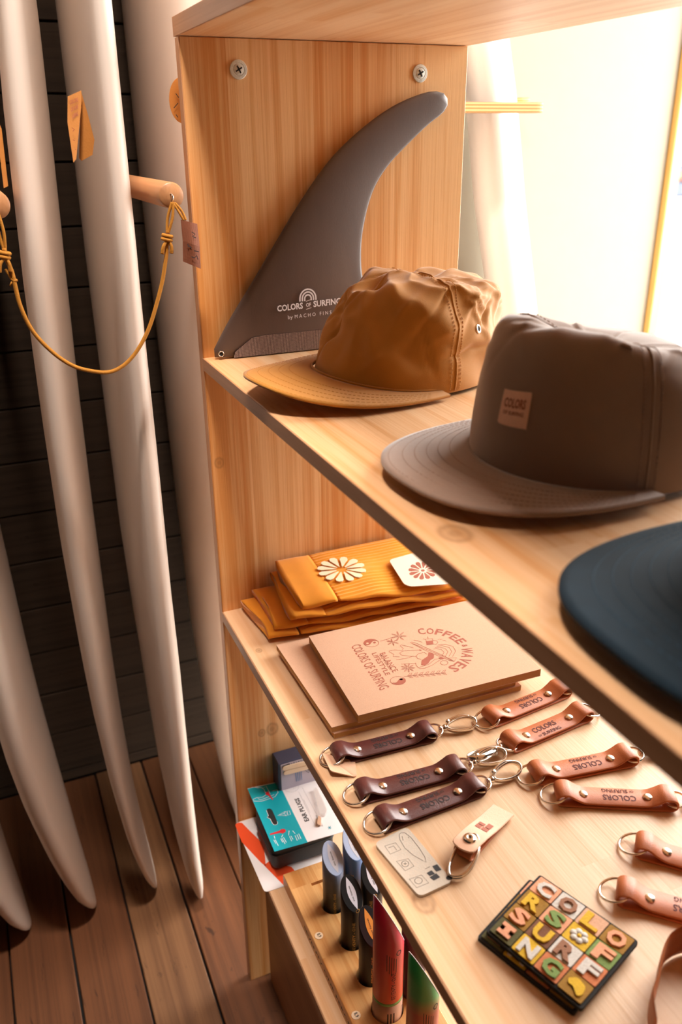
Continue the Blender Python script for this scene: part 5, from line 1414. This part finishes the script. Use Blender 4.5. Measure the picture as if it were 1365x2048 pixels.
for k in range(9): stroke(b, [(.068 + k * .0036, -.5842), (.0683 + k * .0036, -.5862)], .0007 + .0006 * (k % 2), px_)
stroke(b, [(.0615, -.5858), (.072, -.5846)], .0016, px_)
stroke(b, [(.1005, -.5965), (.1065, -.6035), (.1005, -.6105), (.0945, -.6035), (.1005, -.5965)], .0007, px_)
fill(b, [(.0995, -.6060), (.1025, -.6065), (.1030, -.6025), (.1008, -.6000), (.0990, -.6030)], px_)
up_faces(b, Vector((1, 0, 0))); tag(done(b, 'printed_marks', M['ink'], fc, fix=False), None, None, kind='stuff')
b = nb()
for k in range(4): stroke(b, [(.0805 + k * .0028, -.5975), (.0815 + k * .0028, -.6200)], .0011, px_)
up_faces(b, Vector((1, 0, 0))); tag(done(b, 'blue_print', M['blue_ink'], fc, fix=False), None, None, kind='stuff')

# wooden tray block with round sockets
tx = [.2076, .2653, .3173, .3626, .4230, .4800]
ty0, tdy = .0640, .0290
b = box(nb(), (.1368, .0203, ZB + .0003), (.90, .1180, ZB + .0203), .0008)
bmesh.ops.recalc_face_normals(b, faces=b.faces[:])
me = bpy.data.meshes.new('tray_block'); b.to_mesh(me); b.free()
cut = nb()
socks_ = []
for i, x in enumerate(tx):
    socks_.append((x, ty0, .0185 if i >= 3 else .0160))
for x, y_, r_ in socks_:
    bmesh.ops.create_cone(cut, cap_ends=True, segments=32, radius1=r_, radius2=r_, depth=.05, matrix=Matrix.Translation((x, y_, ZB + .0035 + .025)))
bmesh.ops.create_cube(cut, size=1, matrix=Matrix.Translation((.1680, .066, ZB + .018)) @ Matrix.Diagonal((.0045, .034, .02, 1)))
cm = bpy.data.meshes.new('cut'); cut.to_mesh(cm); cut.free()
oa = bpy.data.objects.new('oa', me); ob = bpy.data.objects.new('ob', cm)
COL.objects.link(oa); COL.objects.link(ob)
md = oa.modifiers.new('b', 'BOOLEAN'); md.operation = 'DIFFERENCE'; md.object = ob; md.solver = 'EXACT'
tm = bpy.data.meshes.new_from_object(oa.evaluated_get(bpy.context.evaluated_depsgraph_get()))
bpy.data.objects.remove(oa); bpy.data.objects.remove(ob)
tm.name = 'tray_block'
tr = thing('display_tray', 'wooden block tray with round sockets holding sunscreen sticks', 'tray', (.5, .06, ZB))
tblock = link('tray_block', tm, M['tray'], tr)
M['sticker'] = mat('pale_sticker', (0.80, 0.58, 0.38), .7, var=.04)
for sx, sy in ((.2440, .0290), (.3560, .0285)):
    b = nb(); lathe(b, [(0, .0001), (.0052, .0001), (.0052, .0004), (0, .0004)][::-1], 20, Matrix.Translation((sx, sy, ZB + .0203)))
    sk = done(b, 'price_sticker', M['sticker'], tr)
    b = nb(); put_text(b, '8,9', (sx - .0028, sy - .0016, ZB + .0208), (.0056, .0004, 0), (-.0004, .0040, 0), .02); up_faces(b)
    done(b, 'lettering', M['ink'], sk, fix=False)
b = nb()
put_text(b, 'SEVENTY ONE PERCENT', (.215, .02025, ZB + .0065), (.165, 0, 0), (0, 0, .0050), .02)
up_faces(b, Vector((0, -1, 0))); done(b, 'lettering', M['ink'], tblock, fix=False)


# sunscreen sticks
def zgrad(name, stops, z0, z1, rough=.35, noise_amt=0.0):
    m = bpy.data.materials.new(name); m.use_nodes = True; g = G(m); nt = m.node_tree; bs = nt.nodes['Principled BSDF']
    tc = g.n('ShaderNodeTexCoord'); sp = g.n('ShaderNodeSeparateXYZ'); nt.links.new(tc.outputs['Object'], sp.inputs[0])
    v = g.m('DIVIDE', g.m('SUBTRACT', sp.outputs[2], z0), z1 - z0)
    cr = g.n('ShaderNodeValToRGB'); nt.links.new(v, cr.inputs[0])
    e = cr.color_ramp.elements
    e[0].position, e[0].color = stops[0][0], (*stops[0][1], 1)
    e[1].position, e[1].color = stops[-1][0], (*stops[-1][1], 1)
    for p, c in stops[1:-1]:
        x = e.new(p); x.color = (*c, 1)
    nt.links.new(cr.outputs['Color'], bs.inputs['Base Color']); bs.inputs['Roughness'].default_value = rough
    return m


BLK = (0.012, 0.013, 0.014)
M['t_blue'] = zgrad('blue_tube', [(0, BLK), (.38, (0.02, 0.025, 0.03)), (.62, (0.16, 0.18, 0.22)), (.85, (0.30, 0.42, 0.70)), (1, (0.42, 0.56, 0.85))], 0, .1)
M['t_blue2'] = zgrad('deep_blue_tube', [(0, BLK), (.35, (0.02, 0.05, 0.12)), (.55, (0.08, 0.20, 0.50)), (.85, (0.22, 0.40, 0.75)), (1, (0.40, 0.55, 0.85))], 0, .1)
M['t_black'] = mat('black_tube', BLK, .38, var=.1)
M['t_purple'] = mat('dark_purple_tube', (0.06, 0.012, 0.035), .4, var=.1)
M['t_pink'] = zgrad('pink_tube', [(0, (0.70, 0.10, 0.03)), (.35, (0.68, 0.06, 0.04)), (.7, (0.62, 0.02, 0.07)), (1, (0.58, 0.01, 0.10))], .045, .19)
M['t_green'] = zgrad('green_tube', [(0, (0.45, 0.07, 0.03)), (.42, (0.45, 0.08, 0.04)), (.62, (0.06, 0.33, 0.10)), (1, (0.03, 0.42, 0.14))], .045, .17)
M['t_tan'] = mat('tan_cap', (0.68, 0.38, 0.24), .5, var=.03)
M['t_lime'] = mat('green_band', (0.20, 0.42, 0.12), .5, var=.04)
M['t_face_blue'] = mat('pale_blue_face', (0.56, 0.68, 0.95), .5, var=.03)
M['t_face_lens'] = mat('pale_lens', (0.84, 0.84, 0.94), .5, var=.03)
M['t_orange'] = mat('orange_lens', (0.85, 0.36, 0.06), .5, var=.03)
M['gold'] = mat('gold_print', (0.62, 0.42, 0.12), .4, .3, var=.05)


def sunstick(label, x, y_, R, hm, amp, phi, body, face, lens, txt, group, zb=.0040, band=None, face_text=None, twist=-.38):
    """tube with a slanted flat top; phi is the heading of the low side"""
    root = thing('sunscreen_stick', label, 'sunscreen', (x, y_, ZB + zb), 0, group)
    n = 40
    b = nb()
    top_z = lambda px, py: hm - amp * (px * math.cos(phi) + py * math.sin(phi)) / R
    levels = [0.0, .0015] if band is None else [band, band + .001]
    rings = []
    for lv in levels:
        rr = R * (.95 if (lv == 0 and band is None) else 1)
        rings.append([b.verts.new((rr * math.cos(2 * PI * k / n), rr * math.sin(2 * PI * k / n), lv)) for k in range(n)])
    for q in (.25, .5, .75, 1.0):
        ring = []
        for k in range(n):
            cx, cy = R * math.cos(2 * PI * k / n), R * math.sin(2 * PI * k / n)
            ring.append(b.verts.new((cx, cy, levels[1] + (top_z(cx, cy) - .0012 - levels[1]) * q)))
        rings.append(ring)
    ring = []
    for k in range(n):
        cx, cy = .965 * R * math.cos(2 * PI * k / n), .965 * R * math.sin(2 * PI * k / n)
        ring.append(b.verts.new((cx, cy, top_z(cx, cy))))
    rings.append(ring)
    for A, B in zip(rings, rings[1:]):
        for k in range(n): b.faces.new((A[k], A[(k + 1) % n], B[(k + 1) % n], B[k]))
    b.faces.new(rings[0][::-1]); b.faces.new(rings[-1])
    bd = done(b, 'tube', body, root, True, True)
    for p in bd.data.polygons:
        if len(p.vertices) > 4: p.use_smooth = False
    # printed top face
    e1 = Vector((math.cos(phi), math.sin(phi), -amp / R)); e2 = Vector((-math.sin(phi), math.cos(phi), 0))
    nn = e1.cross(e2).normalized()
    if nn.z < 0: nn = -nn
    P = lambda u, v, l: Vector((0, 0, hm)) + e1 * u * R + e2 * v * R + nn * l
    if face:
        b = nb(); fill(b, [(.955 * math.cos(2 * PI * k / 36), .955 * math.sin(2 * PI * k / 36)) for k in range(36)], lambda p: P(p[0], p[1], .0001)); up_faces(b)
        fo = done(b, 'slanted_face', face, bd, True, fix=False)
    if lens:
        b = nb()
        pts = [(-.86 + 1.72 * k / 14, .40 * math.sin(PI * k / 14)) for k in range(15)] + [(.86 - 1.72 * k / 14, -.40 * math.sin(PI * k / 14)) for k in range(1, 14)]
        fill(b, pts, lambda p: P(p[0], p[1], .0002)); up_faces(b)
        done(b, 'lens_label', lens, bd, True, fix=False)
        b = nb(); put_text(b, 'seventy one', P(-.38, -.08, .0003), e1 * R * .80, e2 * R * .16, .01); up_faces(b)
        done(b, 'face_lettering', M['ink'], bd, True, fix=False)
    if face is None:
        b = nb(); tube(b, [P(.98 * math.cos(2 * PI * k / 40), .98 * math.sin(2 * PI * k / 40), 0) for k in range(40)], .0005, 5, True)
        done(b, 'white_rim', M['white_ink'], root, True)
    if band is not None:
        done(lathe(nb(), [(0, .0002), (R * .93, .0002), (R * .985, .002), (R, .005), (R, band - .0042), (0, band - .0042)], n), 'cap', M['t_tan'], root, True, True)
        done(lathe(nb(), [(R * .9, band - .0042), (R * 1.002, band - .0042), (R * 1.002, band), (R * .9, band)], n), 'green_band', M['t_lime'], root, True, True)
        done(lathe(nb(), [(R * .9, .0012), (R * 1.006, .0040), (R * 1.010, .0062), (R * .9, .0066)], n), 'dark_ring', M['ink'], root, True, True)
    # vertical lettering facing the shop
    wrap = lambda p: Vector((R * 1.004 * math.cos(twist + p.y / R), R * 1.004 * math.sin(twist + p.y / R), p.x))
    b = nb(); put_text(b, 'SEVENTY - ONE', (txt[0], 0, 0), (txt[1] - txt[0], 0, 0), (0, -txt[2], 0) if False else (0, -txt[2], 0), .012, 0, wrap)
    tag(done(b, 'lettering', txt[3], bd, True, fix=False), None, None, kind='stuff')
    if txt[4]:
        rad_, zc = txt[4]
        b = nb(); stroke(b, [(zc + rad_ * 1.2 * math.cos(2 * PI * k / 24), .0035 + rad_ * math.sin(2 * PI * k / 24)) for k in range(25)], rad_ * .38, wrap)
        done(b, 'printed_ring', txt[3], bd, True, fix=False)
    if band is not None:
        b = nb()
        for k in range(5): stroke(b, [(hm - .035 - .002 * k, -.010 + k * .0026), (hm - .060 - .004 * (k % 3), -.010 + k * .0026)], .0007, wrap)
        for k in range(3): stroke(b, [(.012, -.008 + k * .0035), (.030, -.008 + k * .0035)], .0014, wrap)
        stroke(b, [(.012, .0115), (.032, .0115)], .0009, wrap)
        tag(done(b, 'small_print', M['ink'], bd, True, fix=False), None, None, kind='stuff')
    return root


GS = 'sunscreen sticks in the wooden tray'
G1 = M['gold']
lo = .22
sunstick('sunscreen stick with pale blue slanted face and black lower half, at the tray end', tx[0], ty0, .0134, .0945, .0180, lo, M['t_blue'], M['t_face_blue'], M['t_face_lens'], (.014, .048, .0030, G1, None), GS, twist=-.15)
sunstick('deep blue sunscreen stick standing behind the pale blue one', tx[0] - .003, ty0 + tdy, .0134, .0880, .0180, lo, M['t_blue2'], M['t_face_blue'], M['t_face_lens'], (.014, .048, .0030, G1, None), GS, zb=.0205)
sunstick('black sunscreen stick with white lens label and bright gold lettering down its side', tx[1], ty0, .0134, .0940, .0185, lo, M['t_black'], M['t_black'], M['t_face_lens'], (.012, .060, .0032, G1, (.0022, .078)), GS, twist=-.12)
sunstick('black sunscreen stick with white lens label, crowded between red tube and shelf', tx[1] - .006, ty0 + tdy, .0134, .0850, .0180, lo, M['t_black'], M['t_black'], M['t_face_lens'], (.012, .060, .0032, G1, (.0022, .068)), GS, zb=.0205)
sunstick('black sunscreen stick with an orange lens label', tx[2], ty0, .0134, .0960, .0205, lo, M['t_black'], M['t_black'], M['t_orange'], (.020, .062, .0030, M['t_orange'], (.0020, .074)), GS, twist=-.12)
sunstick('dark purple sunscreen stick mostly hidden behind the pink red one', tx[3] - .008, ty0 + .036, .0140, .105, .022, lo, M['t_purple'], M['t_purple'], None, (.02, .062, .003, G1, None), GS, zb=.0205)
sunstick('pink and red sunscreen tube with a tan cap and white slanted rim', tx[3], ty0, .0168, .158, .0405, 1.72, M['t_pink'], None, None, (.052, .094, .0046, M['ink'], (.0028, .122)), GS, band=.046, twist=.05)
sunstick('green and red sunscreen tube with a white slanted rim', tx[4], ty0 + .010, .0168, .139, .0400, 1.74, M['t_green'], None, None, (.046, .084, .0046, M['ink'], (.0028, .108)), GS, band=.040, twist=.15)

# ================================================================ pegs, cord and tags in front of the surfboards
for lab_, py, pz in (('wooden dowel peg whose ringed end carries the cord and a brown tag', -.0276, .1756), ('wooden dowel peg partly cut by the picture edge', -.1948, .1725)):
    pg = thing('wall_peg', lab_, 'peg', (WALLX, py, pz), group='wooden pegs between the surfboards')
    mt = Matrix.Translation((WALLX + .002, py, pz)) @ Matrix.Rotation(PI / 2, 4, 'Y')
    L_ = .03 - WALLX - .002
    done(lathe(nb(), [(0, 0), (.0128, 0), (.0128, L_ - .0016), (.0114, L_), (0, L_)], 28, mt), 'dowel', M['dowel'], pg, smooth=True)
    b = nb()
    tube(b, [(.0300, py - .0008, pz + .0010), (.0335, py - .0006, pz + .0022), (.0362, py, pz - .0003), (.0352, py, pz - .0052), (.0318, py + .0004, pz - .0066), (.0305, py + .0006, pz - .0040)], .0007, 6)
    done(b, 'wire_eye', M['chrome'], pg, smooth=True)

M['cord'] = mat('mustard_cord', (0.42, 0.17, 0.010), .8, bump=.5, bscale=900, var=.12, vscale=200)
CD = [(-.0368, .1383), (-.0387, .1237), (-.0406, .1139), (-.0457, .0942), (-.0528, .0743), (-.0632, .0492), (-.0746, .0302), (-.0866, .0164), (-.0992, .0076), (-.1125, .0042), (-.1276, .007), (-.1445, .0136), (-.1602, .0262), (-.1746, .044), (-.1828, .0597), (-.1882, .0798), (-.1897, .0968), (-.1906, .111), (-.1933, .1229), (-.1942, .1340)]
cr = thing('hanging_cord', 'mustard cord hanging in a loop between two wooden pegs', 'cord', (.035, -.11, .004))
XR = .0362
b = nb(); tube(b, spline([(XR, y_, z_) for y_, z_ in CD], 5), .0021, 10); done(b, 'cord_length', M['cord'], cr, smooth=True)
for (ya, za), (yb, zb_) in (((-.0362, .1400), (-.0283, .1696)), ((-.1940, .1320), (-.1950, .1660))):
    for s_ in (-1, 1):
        b = nb()
        tube(b, spline([(XR, ya + .0006 * s_, za), (XR + .001 * s_, (ya + yb) / 2 + .0022 * s_, (za + zb_) / 2), (XR, yb + .0006 * s_, zb_)], 8), .0015, 8)
        done(b, 'cord_strand', M['cord'], cr, smooth=True)
    # overhand knot: two wraps and two short tails
    for k in range(2):
        cen = Vector((XR, ya - .0004 - .0010 * k, za - .0024 - .0036 * k)); tl = -.45
        b = nb(); tube(b, [cen + Vector((.0036 * math.sin(2 * PI * j / 20), .0044 * math.cos(2 * PI * j / 20), .0044 * math.cos(2 * PI * j / 20) * math.tan(tl) * .5)) for j in range(20)], .0019, 8, True)
        done(b, 'knot_wrap', M['cord'], cr, smooth=True)
    for s_ in (-1, 1):
        b = nb(); tube(b, spline([(XR + .002, ya - .001, za - .006), (XR + .003, ya + .004 * s_ - .002, za - .012), (XR + .002, ya + .0048 * s_ - .003, za - .0195)], 5), [.0014 + .0006 * min(1, j / 8) for j in range(11)], 8)
        done(b, 'knot_tail', M['cord'], cr, smooth=True)
b = nb(); tube(b, spline([(XR, -.1960, .1150), (XR, -.1925, .1060), (XR + .001, -.1900, .1035), (XR + .001, -.1868, .1040)], 6), .0013, 8); tube(b, [(XR, -.1915, .1035), (XR, -.1945, .0985)], .0010, 6)
done(b, 'frayed_end', M['cord'], cr, smooth=True)

M['tag_brown'] = mat('brown_tag_card', (0.20, 0.062, 0.026), .75, bump=.2, bscale=600, var=.14, vscale=150)
M['tag_orange'] = mat('orange_tag_card', (0.50, 0.19, 0.03), .75, bump=.15, bscale=600, var=.08, vscale=150)
bt = thing('price_tag', 'brown card tag on a mustard string in front of the panel edge', 'tag', (.0365, -.014, .125), group='card tags near the surfboards')
b = nb(); nuu = 8
Q = [(-.0218, .1528), (-.0053, .1480), (-.0050, .1033), (-.0230, .1117)]
g1, g2 = [], []
for i in range(nuu + 1):
    t = i / nuu
    for L_, dx in ((g1, 0), (g2, -.0011)):
        a_ = Vector((0, Q[0][0] + (Q[1][0] - Q[0][0]) * t, Q[0][1] + (Q[1][1] - Q[0][1]) * t)); c_ = Vector((0, Q[3][0] + (Q[2][0] - Q[3][0]) * t, Q[3][1] + (Q[2][1] - Q[3][1]) * t))
        bow = .0030 * math.sin(PI * t)
        L_.append([b.verts.new((.0385 + dx + bow, *a_.yz)), b.verts.new((.0395 + dx + bow * 1.4, (a_.y + c_.y) / 2 + .0006, (a_.z + c_.z) / 2)), b.verts.new((.0385 + dx + bow, *c_.yz))])
for i in range(nuu):
    for j in range(2):
        b.faces.new((g1[i][j], g1[i][j + 1], g1[i + 1][j + 1], g1[i + 1][j])); b.faces.new((g2[i][j], g2[i + 1][j], g2[i + 1][j + 1], g2[i][j + 1]))
    b.faces.new((g1[i][0], g1[i + 1][0], g2[i + 1][0], g2[i][0])); b.faces.new((g1[i][2], g2[i][2], g2[i + 1][2], g1[i + 1][2]))
for i in (0, nuu):
    for j in range(2): b.faces.new((g1[i][j], g2[i][j], g2[i][j + 1], g1[i][j + 1]))
tc2 = done(b, 'card', M['tag_brown'], bt)
b = nb()
fb_ = lambda p: Vector((.0430 - 12 * (p.y + .0138) ** 2 if hasattr(p, 'y') else .043, p.x, p.y))
tgf = lambda p: Vector((.0436, p[0], p[1]))
for l in ([(-.013, .141), (-.0095, .1385), (-.0125, .1365), (-.0090, .1350)], [(-.0165, .1275), (-.0145, .1250)], [(-.0120, .1225), (-.0070, .1210)], [(-.0150, .1170), (-.0125, .1150), (-.0095, .1175), (-.0085, .1135)], [(-.018, .1295), (-.0175, .1265)]):
    stroke(b, l, .0009, tgf)
up_faces(b, Vector((1, 0, 0))); tag(done(b, 'ink_marks', M['ink'], tc2, fix=False), None, None, kind='stuff')
for s_ in (0, 1):
    b = nb(); tube(b, spline([(.0355, -.0278 + .0016 * s_, .1690), (.0375, -.0235 + .0035 * s_, .1610), (.0388, -.0190 + .0022 * s_, .1520)], 6), .0013, 8)
    done(b, 'string', M['cord'], bt, smooth=True)

ft = thing('price_tag', 'folded orange card tag open on the face of a pale surfboard', 'tag', (.05, -.112, .21), group='card tags near the surfboards')


def yz_plate(poly, x0, th, tilt=0.0):
    yc = sum(p[0] for p in poly) / len(poly)
    b = nb(); prism(b, poly, 0, th, lambda y_, z_, t: Vector((x0 + t + tilt * (y_ - yc), y_, z_)))
    return b


fl = done(yz_plate([(-.1203, .2637), (-.1068, .2691), (-.1090, .2550), (-.1197, .2116), (-.1228, .2086), (-.1236, .2424)], .055, .0009, -.5), 'front_flap', M['tag_orange'], ft)
done(yz_plate([(-.1066, .2690), (-.1031, .2488), (-.1002, .2276), (-.1033, .2147), (-.1132, .2096), (-.1150, .2120), (-.1120, .2300)], .0450, .0009, .6), 'rear_flap', M['tag_orange'], ft)
b = nb()
for k, t_ in enumerate(('COLORS', 'OF SURF', 'SURFING')):
    put_text(b, t_, (.0578, -.1195 + .0004 * k, .2570 - .0058 * k), (-.004, .0085 - .0012 * k, .0030), (0, 0, .0032), .02)
for l in ([(-.1205, .2380), (-.1185, .2365), (-.1200, .2350)], [(-.1210, .2280), (-.1195, .2270)], [(-.1200, .2195), (-.1190, .2200)]): stroke(b, l, .0006, lambda p: Vector((.0600, p[0], p[1])))
up_faces(b, Vector((1, 0, 0))); tag(done(b, 'lettering', M['brown_ink'], fl, fix=False), None, None)
st2 = thing('price_tag', 'narrow orange card tag seen edge-on beside the pinkish surfboard', 'tag', (0, -.18, .19), group='card tags near the surfboards')
done(yz_plate([(-.1801, .2478), (-.1776, .2379), (-.1799, .1876), (-.1843, .1859), (-.1829, .2197)], .002, .0009, -.5), 'card', M['tag_orange'], st2)
rt_ = thing('price_tag', 'round orange card tag on the grey surfboard beside the panel edge', 'tag', (-.05, .0108, .265), group='card tags near the surfboards')
mt = Matrix.Translation((-.052, .0108, .2654)) @ Matrix.Rotation(PI / 2 + .12, 4, 'Y')
dk = done(lathe(nb(), [(0, 0), (.0222, 0), (.0222, .0009), (0, .0009)], 36, mt @ Matrix.Diagonal((1, .62, 1, 1))), 'card', M['tag_orange'], rt_)
b = nb()
for l in ([(.004, .272), (.007, .268)], [(.001, .258), (.006, .263)], [(.003, .252), (.005, .249)]): stroke(b, l, .0008, lambda p: Vector((-.0495 + (p.y - .265) * .12, p.x, p.y)))
up_faces(b, Vector((1, 0, 0))); tag(done(b, 'ink_marks', M['ink'], dk, fix=False), None, None, kind='stuff')

# ================================================================ plywood rack at the cream wall
m = bpy.data.materials.new('plywood_layers'); m.use_nodes = True; g = G(m); bs = m.node_tree.nodes['Principled BSDF']
tc = g.n('ShaderNodeTexCoord'); sp = g.n('ShaderNodeSeparateXYZ'); m.node_tree.links.new(tc.outputs['Object'], sp.inputs[0])
ly = g.ramp(g.m('SINE', g.m('MULTIPLY', sp.outputs[2], 2 * PI / .0046)), -.2, .5)
m.node_tree.links.new(g.mix(ly, (0.42, 0.19, 0.05), (0.78, 0.46, 0.18)), bs.inputs['Base Color']); bs.inputs['Roughness'].default_value = .7
rk = thing('plywood_rack', 'plywood wall rack with rounded arms around the leaning white surfboard', 'rack', (WALLX, .5, .26))


def arm(pts, z0, th):
    b = nb(); prism(b, rounded(pts, .018, 6), z0, z0 + th); return b


done(arm([(WALLX + .001, .40), (-.245, .40), (-.245, .621), (-.285, .621), (-.285, .455), (WALLX + .001, .455)], .2602, .0140), 'rack_arm', m, rk)
done(arm([(WALLX + .001, .762), (-.535, .765), (-.535, .795), (WALLX + .001, .798)], .2865, .0072), 'rack_arm', m, rk)
